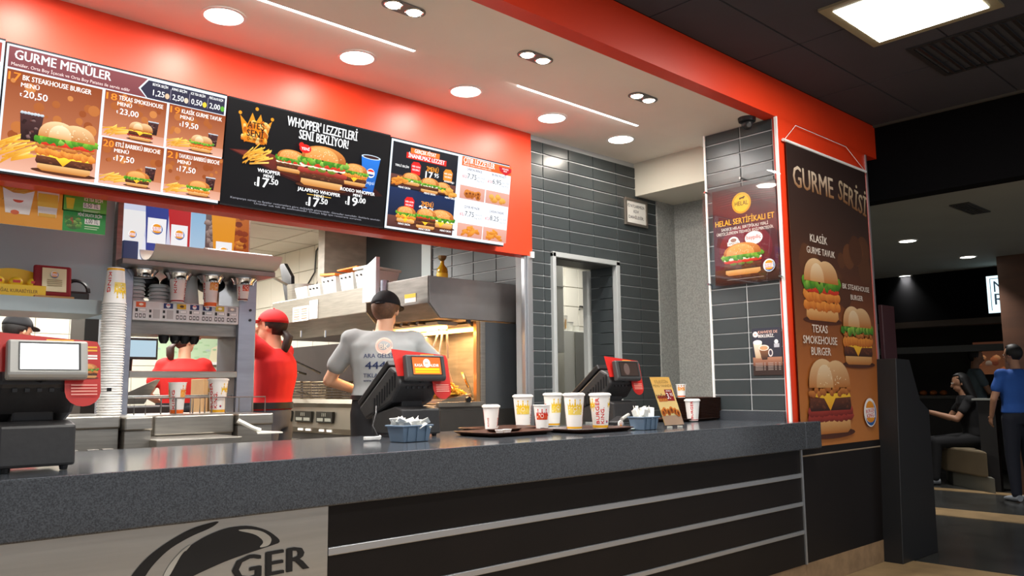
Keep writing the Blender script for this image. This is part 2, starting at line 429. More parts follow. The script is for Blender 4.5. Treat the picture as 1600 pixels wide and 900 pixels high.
# pillar with tiles on its kitchen-facing end
pil = struct('wall_pillar', MB().box((PX0, YP+.06, ZT), (PX1, PY1, CZ)).box((PX0+.004, YP+.06, 0), (PX1, PY1, ZT)), grout)
tiles(pil, 'tile', tiled, (PX0, PY1, ZT+.065), (0,-1,0), (0,0,1), 3, 20, .262, .0965, .006, .006, clip(0, 0, PY1-YP-.07, CZ-ZT-.067))
struct('wall_pillar_face', MB().box((PX0-.004, YP+.03, ZT-.08), (PX1, YP+.062, CZ)), red)
struct('trim_5', MB().box((PX0-.016, YP+.028, ZT), (PX0-.002, YP+.045, CZ)), white)
struct('trim_6', MB().box((PX0-.014, PY1-.004, ZT), (PX0+.004, PY1+.01, CZ)), white)
struct('baseboard_pillar', MB().box((PX0-.02, YP+.07, ZT), (PX0-.002, PY1, ZT+.06)), stone)
struct('trim_7', MB().box((PX1-.004, YP+.02, .14), (PX1+.012, YP+.06, CZ-.01)), alu)
# tiled back wall beside the kitchen opening, with the door hole
DX0, DX1 = at(863,394,y=YM).x, at(966,408,y=YM).x; DZ = at(863,394,y=YM).z
wb = MB().box((3.665, YM+.014, 0), (DX0+.03, YM+.16, CF)).box((DX1-.03, YM+.014, 0), (XT, YM+.16, CF)).box((DX0+.03, YM+.014, DZ-.03), (DX1-.03, YM+.16, CF))
wback = struct('wall_back', wb, grout)
zo = DZ+.004-17*.0833
tiles(wback, 'tile', tiled, (3.53, YM+.014, zo), (1,0,0), (0,0,1), 7, 26, .2545, .0833, .005, .008,
      clip(.135, 0, XT-3.53, CF-zo, [(DX0-3.53-.01, -1, DX1-3.53+.01, DZ-zo+.004)]))
d1 = struct('door_1', MB().box((DX0-.005, YM-.012, FK), (DX0+.025, YM+.03, DZ)).box((DX1-.035, YM-.012, FK), (DX1+.005, YM+.03, DZ)).box((DX0-.005, YM-.012, DZ-.03), (DX1+.005, YM+.03, DZ+.005)), mat('door_casing', '#B4B8B8', .4, .2), bevel=.003)
struct('door_reveal', MB().box((DX1-.03, YM+.031, FK), (DX1-.024, YM+.24, DZ-.03)), grout, d1)
for j in range(21):
    for i in range(1): struct('tile', MB().box((DX1-.036, YM+.034, .82+.0833*j), (DX1-.031, YM+.237, .82+.0833*j+.079)), tiled, d1)
struct('door_head_lining', MB().box((DX0+.03, YM+.031, DZ-.035), (DX1-.03, YM+.24, DZ-.03)), mat('lining_dark', '#4A4A48', .5), d1)
# the door leaf standing open into the back room
lx = [at(q, 560, y=YM+.26).x for q in (919, 926, 932, 938)]
struct('door_leaf', MB().box((lx[0], YM+.26, FK), (lx[1], YM+.30, DZ-.04)), mat('pale_door_edge', '#C4C6C2', .5), d1)
struct('door_jamb', MB().box((lx[1], YM+.27, FK), (lx[2], YM+.30, DZ-.04)), mat('slate_jamb', '#39424C', .5), d1)
struct('door_gap', MB().box((lx[2], YM+.29, FK), (DX1+.3, YM+.30, DZ-.0)), blackp, d1)
h = MB()
for yy in (-.02, -.10):
    pass
hx = lx[0]+.01; hz = at(925,610,y=YM+.2).z
struct('door_handle', MB().tube([(hx, YM+.26, hz+.13), (hx-.03, YM+.22, hz+.12), (hx-.03, YM+.22, hz-.02), (hx, YM+.26, hz-.03)], .006), chrome, d1, smooth=40)
struct('door_handle', MB().tube([(hx+.015, YM+.26, hz+.13), (hx+.07, YM+.22, hz+.12), (hx+.07, YM+.22, hz+.05), (hx+.015, YM+.26, hz+.04)], .006), chrome, d1, smooth=40)
# back room behind that door
struct('wall_backroom', MB().box((3.96, YM+1.9, FK), (7.4, YM+2.0, CF)), groutw)
bw = bpy.data.objects[-1] if False else C.objects[-1]
tiles(C.objects['wall_backroom'], 'tile', tilew, (3.97, YM+1.9, 1.0), (1,0,0), (0,0,1), 17, 9, .2, .2, .005, .006)

struct('ceiling', MB().box((3.96, YM+.16, 2.7), (7.4, YM+2.0, 2.75)), ceilw)
# beam and speckled wall
bz = at(987,305,y=YM).z
struct('trim_8', MB().box((4.77, PY1-.02, bz), (5.75, YM+.02, CF)), mat('beam_paint', '#D6D2C4', .75))
XC = at(1052,320,y=YM).x
struct('wall_right', MB().box((XT-.0, YM-.004, 0), (XC+.1, YM+.16, CF)).box((XC, PY1, 0), (XC+.1, YM, CF)).box((PX1-.1, PY1, 0), (PX1, YM, CF)), speck)
# kitchen side wall with its bands of finish
kw = struct('wall_kitchen_side', MB().box((XW, YM+.16, FK), (XW+.08, 8.9, CF)), grout)
y0, y1, y2 = 5.13, 5.25, 6.2
tiles(kw, 'tile', tiled, (XW, y0, 1.5), (0,-1,0), (0,0,1), 6, 12, .258, .088, .004, .006, clip(0, 0, y0-YM-.17, 1.1))
struct('trim_9', MB().box((XW-.02, y0, 1.0), (XW, y1, 2.7)), mat('pale_corner_strip', '#C9D6D6', .5))
struct('trim_10', MB().box((XW-.012, y1, 1.0), (XW, y2, 2.7)), mat('slate_wall_board', '#3A4043', .5, 0, .1, 2))
kw2 = struct('wall_kitchen_side', MB().box((XW-.01, y2, .6), (XW-.002, 8.8, 2.6)), groutw)
tiles(kw2, 'tile', tilew, (XW-.01, 8.8, 1.14), (0,-1,0), (0,0,1), 9, 5, .3, .3, .004, .006, clip(0, 0, 8.8-y2, 1.43))
kb = struct('wall_kitchen_back', MB().box((-2.5, 8.8, FK), (XW, 8.9, CF)), groutw)
tiles(kb, 'tile', tilew, (-2.3, 8.8, .84), (1,0,0), (0,0,1), 21, 6, .3, .3, .004, .006, clip(0, 0, 6.17, 1.73))
struct('wall_left', MB().box((-2.6, 2.6, FK), (-2.5, 8.9, CF)), tilew)
kc = struct('ceiling', MB().box((-2.5, YM+.16, 2.58), (XW, 8.9, 2.66)), mat('grey_grid', '#4E4B45', .7))
tiles(kc, 'ceiling_panel', mat('white_ceiling_panel', '#D6D0C2', .8, 0, .06, 4), (-2.5, 8.8, 2.58), (1,0,0), (0,-1,0), 11, 8, .6, .6, .018, .008, clip(0, 0, 6.37, 4.7))
# red menu bulkhead with its steel post
struct('wall_menu', MB().box((-3, YM, 2.032), (3.665, YM+.1, CF)), red)
struct('trim_11', MB().box((3.622, YM+.0, FK), (3.668, YM+.05, 2.032)).box((3.605, YM+.012, FK), (3.622, YM+.045, 2.032)), alu, bevel=.003)
struct('trim_12', MB().box((3.645, YM-.014, 2.02), (3.672, YM+.0, 2.06)), white)
# mall beyond: dark tiled ceiling, black bulkhead, grey ceiling, black fascia
dc = struct('ceiling', MB().box((-3, -3, FT+.012), (5.956, 2.6, FT+.1)), blackp)
tiles(dc, 'ceiling_panel', ceil_d, (5.956, -1.5, FT+.012), (-1,0,0), (0,1,0), 10, 7, .9, .6, .005, .01, clip(0, 0, 8.9, 3.95))
struct('trim_13', MB().box((5.956, -3, 2.52), (6.1, 6.5, 4)), blackp)
struct('trim_14', MB().box((5.93, -3, FT-.012), (5.956, 2.45, FT+.012)), mat('dull_ceiling_edge', '#4B4A42', .8))
struct('ceiling', MB().box((6.1, -3, 2.56), (10.74, 6.5, 2.66)), ceil_g)
struct('wall_mall', MB().box((10.74, -3, 1.96), (10.95, 6.5, 2.6)), blackp)
struct('wall_mall', MB().box((12.6, -3, 0), (12.7, 6.5, 2.6)), mat('shop_back_wall', '#2A241E', .8, 0, .3, 2))
struct('trim_15', MB().box((10.72, -3, 1.885), (10.95, 6.5, 1.96)), mat('bronze_trim', '#3A2D22', .6))
struct('trim_16', MB().box((10.72, -3, 1.56), (10.85, 6.5, 1.64)), mat('dull_rail', '#3B3C3B', .6))
struct('ceiling', MB().box((10.95, -3, 2.3), (12.6, 6.5, 2.36)), blackp)
struct('wall_mall', MB().box((5.9, 6.5, 0), (12.7, 6.6, 4)), blackp)
# brown column at the right edge
pc = at(1573, 600, x=9.9)
struct('wall_column', MB().box((9.9, pc.y-1.3, 0), (10.5, pc.y+.0, 2.56)), mat('brown_veneer', '#4E2E1A', .55, 0, .25, 2, (1, 1, 6)))
# ---- counter
ct = thing('service_counter', 'long grey speckled stone counter with dark panelled front', 'counter', (3, 2.8, 0))
XE = at(1283,664,y=YS).x
sl = MB().box((-2.45, YS, ZB), (PX0-.02, 3.28, ZT)).box((PX0-.02, YS, ZB), (XE, YP, ZT))
obj('worktop', sl, stone, ct, bevel=.006)
XL = at(512,793,y=YP).x
obj('body', MB().box((-2.45, YP+.012, .143), (PX0-.02, 3.18, ZB-.001)), darkpan, ct)
SX = at(1254,795,y=YP).x
zs = [(.635,.662), (.474,.498), (.314,.337)]
edges = [.143, .314, .337, .474, .498, .635, .662, ZB]
prev = .143
for z0, z1 in zs[::-1]+[(ZB, ZB)]:
    obj('panel', MB().box((XL+.002, YP, prev+.001), (SX, YP+.012, z0-.001)), darkpan, ct); prev = z1
prev = .143
for z0, z1 in zs: obj('metal_strip', MB().box((XL+.002, YP-.006, z0), (SX, YP+.012, z1)), alu, ct, bevel=.003, label='brushed aluminium strip')
obj('end_strip', MB().box((SX, YP-.008, .143), (SX+.018, YP+.012, ZB)), alu, ct)
obj('plinth', MB().box((-2.45, YP+.004, 0), (SX+.02, YP+.1, .143)), plint, ct)
lp = obj('logo_panel', MB().box((-2.45, YP-.004, .143), (XL, YP+.012, ZB)), mat('satin_metal_panel', '#B4B3AE', .3, .75, .08, 3, (1, 1, 20)), ct, label='satin metal panel with black round logo')
# logo: centre below the frame
k = Ink((0, YP-.006, 0), (1,0,0), (0,0,1), .0002)
K = '#0C0C0E'
cx, cz = 1.02, .50
def arc(cx, cy, r0, r1, a0, a1, e=1.0, dx=0, dy=0, n=40):
    O = [(cx+r0*math.cos(a0+(a1-a0)*i/n), cy+r0*e*math.sin(a0+(a1-a0)*i/n)) for i in range(n+1)]
    I = [(cx+dx+r1*math.cos(a0+(a1-a0)*i/n), cy+dy+r1*e*math.sin(a0+(a1-a0)*i/n)) for i in range(n+1)]
    for i in range(n): k.k -= 1; k.poly([O[i], O[i+1], I[i+1], I[i]], K)
    k.k += 1
def chaikin(P, n=2):
    for _ in range(n):
        Q = []
        for i in range(len(P)):
            a, b = P[i], P[(i+1) % len(P)]; Q += [(a[0]*.78+b[0]*.22, a[1]*.78+b[1]*.22), (a[0]*.22+b[0]*.78, a[1]*.22+b[1]*.78)]
        P = Q
    return P
LA = lambda px, py: (lambda p: (p.x, p.z))(at(px, py, y=YP))
k.poly(chaikin([LA(*p) for p in [(198,906),(226,872),(262,845),(300,824),(345,812),(330,824),(296,838),(262,858),(236,884),(222,906)]]), K)
k.poly(chaikin([LA(*p) for p in [(252,906),(262,884),(284,860),(318,838),(352,824),(388,820),(418,828),(440,846),(420,853),(392,862),(352,876),(312,894),(288,906)]]), K)
k.poly(chaikin([LA(*p) for p in [(366,828),(398,834),(412,846),(402,856),(420,852),(424,840),(408,829),(386,826)]]), '#B9B6AD')
k.poly(chaikin([LA(*p) for p in [(252,902),(264,880),(284,858),(300,848),(286,864),(272,884),(262,902)]]), '#B9B6AD')
k.poly(chaikin([LA(*p) for p in [(262,902),(272,884),(282,866),(290,858),(300,870),(300,902)]]), K)
a = LA(370, 909); b = LA(478, 898)
k.text('GER', a[0]-.015, a[1], .105, K, 'l', .05, rot=.02, width=b[0]-a[0]+.02)
k.text('KING', a[0]-.12, a[1]-.16, .14, K, 'l', .05, rot=.05)
k.build('logo_print', vprint('print_matt', .5), lp)
# pillar base panel on the customer side
struct('wall_pillar_base', MB().box((SX+.02, YP+.006, .143), (PX1, YP+.03, ZB-.0)), darkpan)
struct('baseboard_pillar', MB().box((SX+.02, YP+.003, 0), (PX1, YP+.09, .143)), plint)
# ---- lamps in the service ceiling
e_disc = em('lamp_disc', '#FFF6E8', 9); e_spot = em('lamp_spot', '#FFF8EE', 12); e_line = em('lamp_line', '#FFFFFF', 5)
def downlight(x, label, p=4.5, lamp=True):
    t = thing('downlight', label, 'lamp', (x, 3.445, CF), 0, 'round downlights above the menu')
    obj('trim_ring', MB().lathe([(.085,0),(.098,0),(.1,-.004),(.085,-.006),(.084,-.002)], (0,0,0), 32), white, t, world=False, smooth=40)
    obj('diffuser', MB().lathe([(0,-.003),(.084,-.003),(.084,0),(0,0)], (0,0,0), 32), e_disc, t, world=False)
    area('downlight_lamp', (x, 3.445, CF-.012), .15, .15, p, WARM, shape='DISK')
ords = ['leftmost round downlight, just outside the left edge', 'round downlight left of the long slit light', 'round downlight above the burger screen with crown', 'middle round downlight, right of the burger screen', 'round downlight above the end of the red menu wall', 'rightmost round downlight, before the beige beam']
for x, l in zip((.72, 1.42, 2.12, 2.84, 3.54, 4.215), ords): downlight(x, l)
def twin(x, label, p=9):
    t = thing('twin_spotlight', label, 'lamp', (x, 2.79, CZ), 0, 'twin spotlights in the lower ceiling')
    P = [(-.06+.048*math.cos(a), .048*math.sin(a), 0) for a in [PI/2+PI*i/10 for i in range(11)]] + [(.06+.048*math.cos(a), .048*math.sin(a), 0) for a in [-PI/2+PI*i/10 for i in range(11)]]
    obj('housing', MB().prism(P, (0,0,-.006)), mat('grey_lamp_housing', '#7C7A78', .4, .5), t, world=False, bevel=.002)
    for dx in (-.055, .055):
        b = obj('bulb', MB().lathe([(0,-.012),(.03,-.010),(.034,-.006),(.034,0)], (dx,0,0), 20), e_spot, t, world=False, smooth=40)
        obj('ring', MB().lathe([(.035,-.006),(.04,-.010),(.043,-.006)], (dx,0,0), 20), chrome, t, world=False, smooth=40)
    area('spot_lamp', (x, 2.79, CZ-.02), .14, .06, p, COOL, spread=2.2)
for x, l in zip((1.15, 1.95, 2.755, 3.625), ('twin grey spotlight outside the left of the view', 'twin grey spotlight cut by the top edge of the photo', 'middle twin grey spotlight, above the slit light', 'twin grey spotlight nearest the tiled pillar')): twin(x, l)
for a, b, l in ((.1, 1.05, 'slit light far left above the counter'), (1.2, 2.263, 'long white slit light above the burger screens'), (2.97, 4.02, 'white slit light between the pillar and the menu wall')):
    t = obj('slit_light', MB().box((a, 3.1275, CZ+.004), (b, 3.1545, CZ+.03)), e_line)
    tag(t, l, 'lamp', 'slit lights in the ceiling step')
    area('slit_lamp', ((a+b)/2, 3.141, CZ-.0), b-a, .02, 12, COOL)
# square ceiling light and vent of the dining side
p0 = at(1292,15,z=FT)
for sx_, sy_, l in ((4.16, 1.49, 'large bright square ceiling light in the dark ceiling'), (1.3, 1.3, 'added square ceiling light above the waiting area, out of view'), (1.3, -1.1, 'added unseen square ceiling light behind the viewer on the left'), (4.16, -1.1, 'added unseen square ceiling light behind the viewer on the right')):  # first one is visible; the other three are added out of view for brightness
    t = thing('square_ceiling_light', l, 'lamp', (sx_, sy_, FT), 0, 'square lights of the dark ceiling')
    obj('frame', MB().box((-.33,-.33,-.012), (.33,.33,.01)), mat('beige_frame', '#8C8468', .6), t, world=False)
    obj('diffuser', MB().box((-.275,-.275,-.016), (.275,.275,-.011)), em('lamp_square', '#FFFDF5', 12), t, world=False)
    area('ceiling_lamp', (sx_, sy_, FT-.02), .55, .55, 20, (1,.97,.92))
t = thing('ceiling_vent', 'black slatted ceiling vent beside the square light', 'vent', (4.98, 1.42, FT))
obj('frame', MB().box((-.3,-.3,-.006), (.3,-.27,.01)).box((-.3,.27,-.006), (.3,.3,.01)).box((-.3,-.27,-.006), (-.27,.27,.01)).box((.27,-.27,-.006), (.3,.27,.01)), mat('vent_black', '#1B1C20', .7), t, world=False)
for i in range(9):
    y = -.24+.06*i
    obj('slat', MB().box((-.27, y-.018, -.008), (.27, y+.018, -.004), rot=(.5,0,0)), mat('vent_black', '#1B1C20', .7), t, world=False)
t = thing('ceiling_vent', 'narrow dark vent in the grey mall ceiling', 'vent', tuple(at(1516,325,z=2.56)))
obj('frame', MB().box((-.25,-.07,-.01), (.25,.07,.0)), mat('vent_dull', '#2C2D2A', .7), t, world=False)
for i in range(5): obj('slat', MB().box((-.23,-.055+.024*i,-.014), (.23,-.045+.024*i,-.01)), mat('vent_dull', '#2C2D2A', .7), t, world=False)
for (px, py), l in zip(((1418,376), (1512,401), (1415,431)), ('nearest small recessed lamp in the grey mall ceiling', 'right small recessed lamp in the grey mall ceiling', 'farthest small recessed lamp above the dark shop front')):
    p = at(px, py, z=2.56)
    t = thing('recessed_lamp', l, 'lamp', tuple(p), 0, 'recessed mall lamps')
    obj('rim', MB().lathe([(.075,0),(.09,0),(.09,-.006),(.075,-.008)], (0,0,0), 20), white, t, world=False)
    obj('diffuser', MB().lathe([(0,-.006),(.075,-.006),(.075,0)], (0,0,0), 20), em('lamp_mall', '#FFFFF0', 8), t, world=False)
    area('mall_lamp', (p.x, p.y, 2.54), .12, .12, 8, COOL, shape='DISK', spread=1.6)
# camera dome on the ceiling before the pillar
p = at(1171,186,z=CZ)
t = thing('security_camera', 'black dome camera on the ceiling beside the tiled pillar', 'camera', (p.x-.03, p.y, CZ))
obj('base', MB().lathe([(0,0),(.055,0),(.052,-.025),(.04,-.03),(0,-.03)], (0,0,0), 20), black, t, world=False, smooth=40)
hd = obj('camera_head', MB().ball((0,0,-.042), .036, 16), black, t, world=False, smooth=60)
obj('lens', MB().lathe([(0,0),(.014,0),(.014,.012),(0,.012)], (-.02,-.022,-.052), 14, axis=(-.7,-.6,-.5)), mat('lens_glass', '#55585C', .1, .3), hd, world=False)
# ================================================================ SCREENS AND PRINT
scr = vprint('screen_print', .35, 1.1, spec=.08)
pr = vprint('print_matt', .5); prg = vprint('print_gloss', .25)
bez = mat('screen_bezel', '#0B0B0D', .3)
def screen(pts, label, draw, grp='menu screens on the red wall'):
    # pts: bottom left, bottom right, top right, top left in the photograph, read on the tilted screen plane
    BL, BR = (at(*pts[i], y=3.70) for i in (0, 1)); TR, TL = (at(*pts[i], y=3.635) for i in (2, 3))
    x0 = (BL.x+TL.x)/2; x1 = (BR.x+TR.x)/2; z0 = (BL.z+BR.z)/2; z1 = (TL.z+TR.z)/2
    O = Vector((x0, 3.70, z0)); V = Vector((0, -.065, z1-z0)); H = V.length; V.normalize()
    t = thing('menu_screen', label, 'screen', (x0, YM, z0), 0, grp)
    n = Vector((0,0,0)); n = Vector((1,0,0)).cross(V)
    B = [O-V*.008+n*-.002, O+V*(H+.008)+n*-.002, O+V*(H+.008)-n*.05, O-V*.008-n*.05]
    B = [Vector((x0-.002, p.y, p.z)) for p in B]
    obj('housing', MB().prism(B, (x1-x0+.004, 0, 0)), bez, t)
    for q in (x0+.3, x1-.34): obj('bracket', MB().box((q, O.y+.03, z0+.12), (q+.04, YM, z1-.1)), bez, t)
    k = Ink(O, (1,0,0), V); W = x1-x0; draw(k, W, H)
    k.build('display', scr, t)
RB = '#7A3A1C'; RC = ['#B8703A','#C98245','#9A5426','#D89A5A','#8A4520']
def cell(k, x0, y0, x1, y1, num, name, price, kind, big=False):
    k.rect(x0, y0, x1, y1, '#8A3E18', '#C07A55'); bokeh(k, x0, y0+(y1-y0)*.3, x1, y1, 16 if not big else 26, ['#A65A28','#B56A32','#C57C40','#93481E'], .006, .017 if not big else .026)
    h = y1-y0; w = x1-x0; k.rect(x0, y0, x1, y0+h*.2, '#C98F76', '#D9A58E')
    s = .036 if not big else .04
    k.text(num, x0+.006, y1-s*1.05, s*1.15, '#F58A2A', 'l', .035, width=.042)
    k.text(name, x0+.056, y1-s*.85, s*.74, '#FFF3EC', 'l', .04, width=min(w*.72, .3))
    k.text('MENÜ', x0+.052, y1-s*1.55, s*.62, '#FFF3EC', 'l', .035)
    k.text('₺'+price if False else price, x0+.064, y1-s*2.55, s*1.0, '#FFFFFF', 'l', .02)
    k.text('t', x0+.05, y1-s*2.5, s*.6, '#FFFFFF', 'l', .02)
    if big:
        cola(k, x0+.10, y0+.13, .085, .11); fries(k, x0+.05, y0+.04, .16, .13, 26); burger(k, x0+w*.66, y0+.018, w*.66, kind[0], kind[1], kind[2])
    else:
        cola(k, x0+w*.80, y0+h*.22, .046, h*.28); fries(k, x0+w*.22, y0+.012, w*.44, h*.24, 18); burger(k, x0+w*.60, y0+.008, w*.42, kind[0], kind[1], kind[2])
def draw1(k, W, H):
    k.rect(0, 0, W, H, '#DCE8F4'); g = .008
    y = H-.092; xa = W*.405; xb = W*.70
    k.rect(g, y, W-g, H-g, '#8A4A4E', '#7A3D42')
    k.poly([(W*.56, y+.035), (W*.60, H-g), (W-g, H-g), (W-g, y), (W*.60, y)], '#DCE8F4')
    k.poly([(W*.57, y+.035), (W*.605, H-g-.005), (W-g, H-g-.005), (W-g, y), (W*.605, y)], '#2C2A40')
    k.text('GURME MENÜLER', .03, H-.055, .055, '#FFFFFF', 'l', .035, width=W*.40)
    k.text('Menüler, Orta Boy İçecek ve Orta Boy Patates ile servis edilir', .02, H-.083, .019, '#F4DCD6', 'l', .015, width=W*.50)
    for i, (a, b) in enumerate((('BÜYÜK SEÇİM','1,25'), ('KING SEÇİM','2,50'), ('ICE TEA SEÇİM','0,50'), ('MİNİ SALATA SEÇİM','2,00'))):
        x = W*(.625+.094*i); k.text(a, x, H-.032, .016, '#FFFFFF', 'l', .03, width=.066); k.text(b, x+.004, H-.075, .036, '#FFFFFF', 'l', .02, width=.05)
        k.ell(x+.066, H-.066, .010, .013, ('#D8B896','#D8C8B0','#E8C838','#5FA838')[i], n=10)
        if i: k.rect(x-.006, H-.08, x-.0045, H-.03, '#B0A8B8')
    h2 = (y-2*g)/2
    cell(k, g, g, xa-g/2, y-g, '17', 'BK STEAKHOUSE BURGER', '20,50', ('pckotl', True, True), True)
    ym = g+h2
    cell(k, xa+g/2, ym+g/2, xb-g/2, y-g, '18', 'TEXAS SMOKEHOUSE', '23,00', ('bpco', True, False))
    cell(k, xb+g/2, ym+g/2, W-g, y-g, '19', 'KLASİK GURME TAVUK', '19,50', ('ktl', True, False))
    cell(k, xa+g/2, g, xb-g/2, ym-g/2, '20', 'ETLİ BARBEKÜ BRIOCHE', '17,50', ('pcl', False, False))
    cell(k, xb+g/2, g, W-g, ym-g/2, '21', 'TAVUKLU BARBEKÜ BRIOCHE', '17,50', ('kml', False, False))
def draw2(k, W, H):
    k.rect(0, 0, W, H, '#0B0A0E')
    k.poly([(W*.02, H*.52), (W*.2, H*.56), (W*.9, H*.42), (W*.98, H*.33), (W*.6, H*.24), (W*.3, H*.36)], '#4A1512', '#1A0808')
    k.poly([(W*.04, H*.52), (W*.25, H*.55), (W*.6, H*.4), (W*.5, H*.3), (W*.3, H*.38)], '#7A3226', '#3A1410')
    crown(k, W*.155, H*.62, .165, .17, ('#E8961E','#C8700F'))
    for i in range(60): blob(k, W*.155+rs.uniform(-.065,.065), H*.62+rs.uniform(.005,.10), .010, .014, rs.choice(['#FFC24A','#F08A1C','#FFE08A','#B85A0C']), '#C0640F', 6, .4)
    k.text('ATEŞ', W*.155, H*.755, .046, '#1A0C06', 'c', .03, width=.085); k.text('SENİ', W*.155, H*.675, .046, '#1A0C06', 'c', .03, width=.085)
    k.text('ÇAĞIRIYOR', W*.155, H*.64, .016, '#1A0C06', 'c', .03, width=.08)
    k.text('WHOPPER® LEZZETLERİ' if False else "WHOPPER' LEZZETLERİ", W*.55, H*.862, .068, '#FFFFFF', 'c', .045, width=W*.44)
    k.text('SENİ BEKLİYOR!', W*.56, H*.757, .066, '#FFFFFF', 'c', .045, width=W*.31)
    fries(k, W*.17, H*.41, .15, .11, 22)
    burger(k, W*.37, H*.40, .17, 'pmtl'); 
    k.poly([(W*.83, H*.34), (W*.90, H*.34), (W*.935, H*.72), (W*.805, H*.72)], '#2878D8', '#1450A0'); k.ell(W*.87, H*.72, W*.066, .012, '#C8D8E8'); k.ell(W*.87, H*.72, W*.055, .008, '#3A1C18')
    k.ell(W*.875, H*.55, .025, .025, '#FFFFFF'); k.ell(W*.875, H*.565, .021, .013, '#D8281E', a0=0, a1=PI); k.ell(W*.875, H*.54, .021, .012, '#12408C', a0=PI, a1=2*PI)
    k.text('pepsi', W*.875, H*.43, .028, '#CFE0F4', 'c', .01)
    burger(k, W*.77, H*.385, .16, 'pckl'); burger(k, W*.56, H*.30, .28, 'pbgmtl')
    k.ell(W*.44, H*.66, .033, .022, '#D8201A'); k.ell(W*.415, H*.69, .014, .014, '#D8201A'); k.text('YENİ', W*.44, H*.645, .02, '#FFFFFF', 'c', .03)
    for x, y, a, p in ((.24,.25,'WHOPPER','17.50'), (.545,.14,'JALAPENO WHOPPER','17.50'), (.79,.215,'RODEO WHOPPER','19.00')):
        k.text(a, W*x, H*(y+.095), .025, '#FFFFFF', 'c', .04); k.text('MENÜ', W*x, H*(y+.055), .02, '#FFFFFF', 'c', .04)
        k.text(p[:2], W*x-.055, H*(y-.045), .066, '#FFFFFF', 'l', .04, width=.058); k.text('.'+p[3:], W*x+.006, H*(y-.005), .04, '#FFFFFF', 'l', .035); k.text('t', W*x-.072, H*(y-.04), .03, '#FFFFFF')
    k.rect(W*.47, H*.208, W*.62, H*.214, '#E8B84A')
    k.text('Kampanya süresi ve fiyatlar restoranlara göre değişiklik gösterebilir. Görseller temsilidir. Stoklarla sınırlıdır.', W*.5, H*.052, .013, '#9A9AA4', 'c', .01, width=W*.92)
    k.text('Ürünler tek tek de satılmaktadır. Detaylı bilgi için restorana sorunuz.', W*.5, H*.028, .012, '#9A9AA4', 'c', .01, width=W*.66)
def nug(k, x, y, w, h, n, ring=False, long=False):
    for i in range(n):
        cx = x+rs.uniform(-.36,.36)*w; cy = y+h*.1+rs.random()*h*.55*(1-abs(cx-x)/w)
        if ring: k.ell(cx, cy, w*.15, w*.12, '#D8873A', '#9A4E18', 12, rot=rs.uniform(-.5,.5)); k.ell(cx, cy, w*.07, w*.05, '#7A3A12', n=10)
        elif long: k.ell(cx, cy, w*.2, w*.07, '#E89A3A', '#B8641C', 12, rot=rs.uniform(-.7,.9))
        else: blob(k, cx, cy, w*.14, w*.11, '#F0B458', '#B87422', 10)
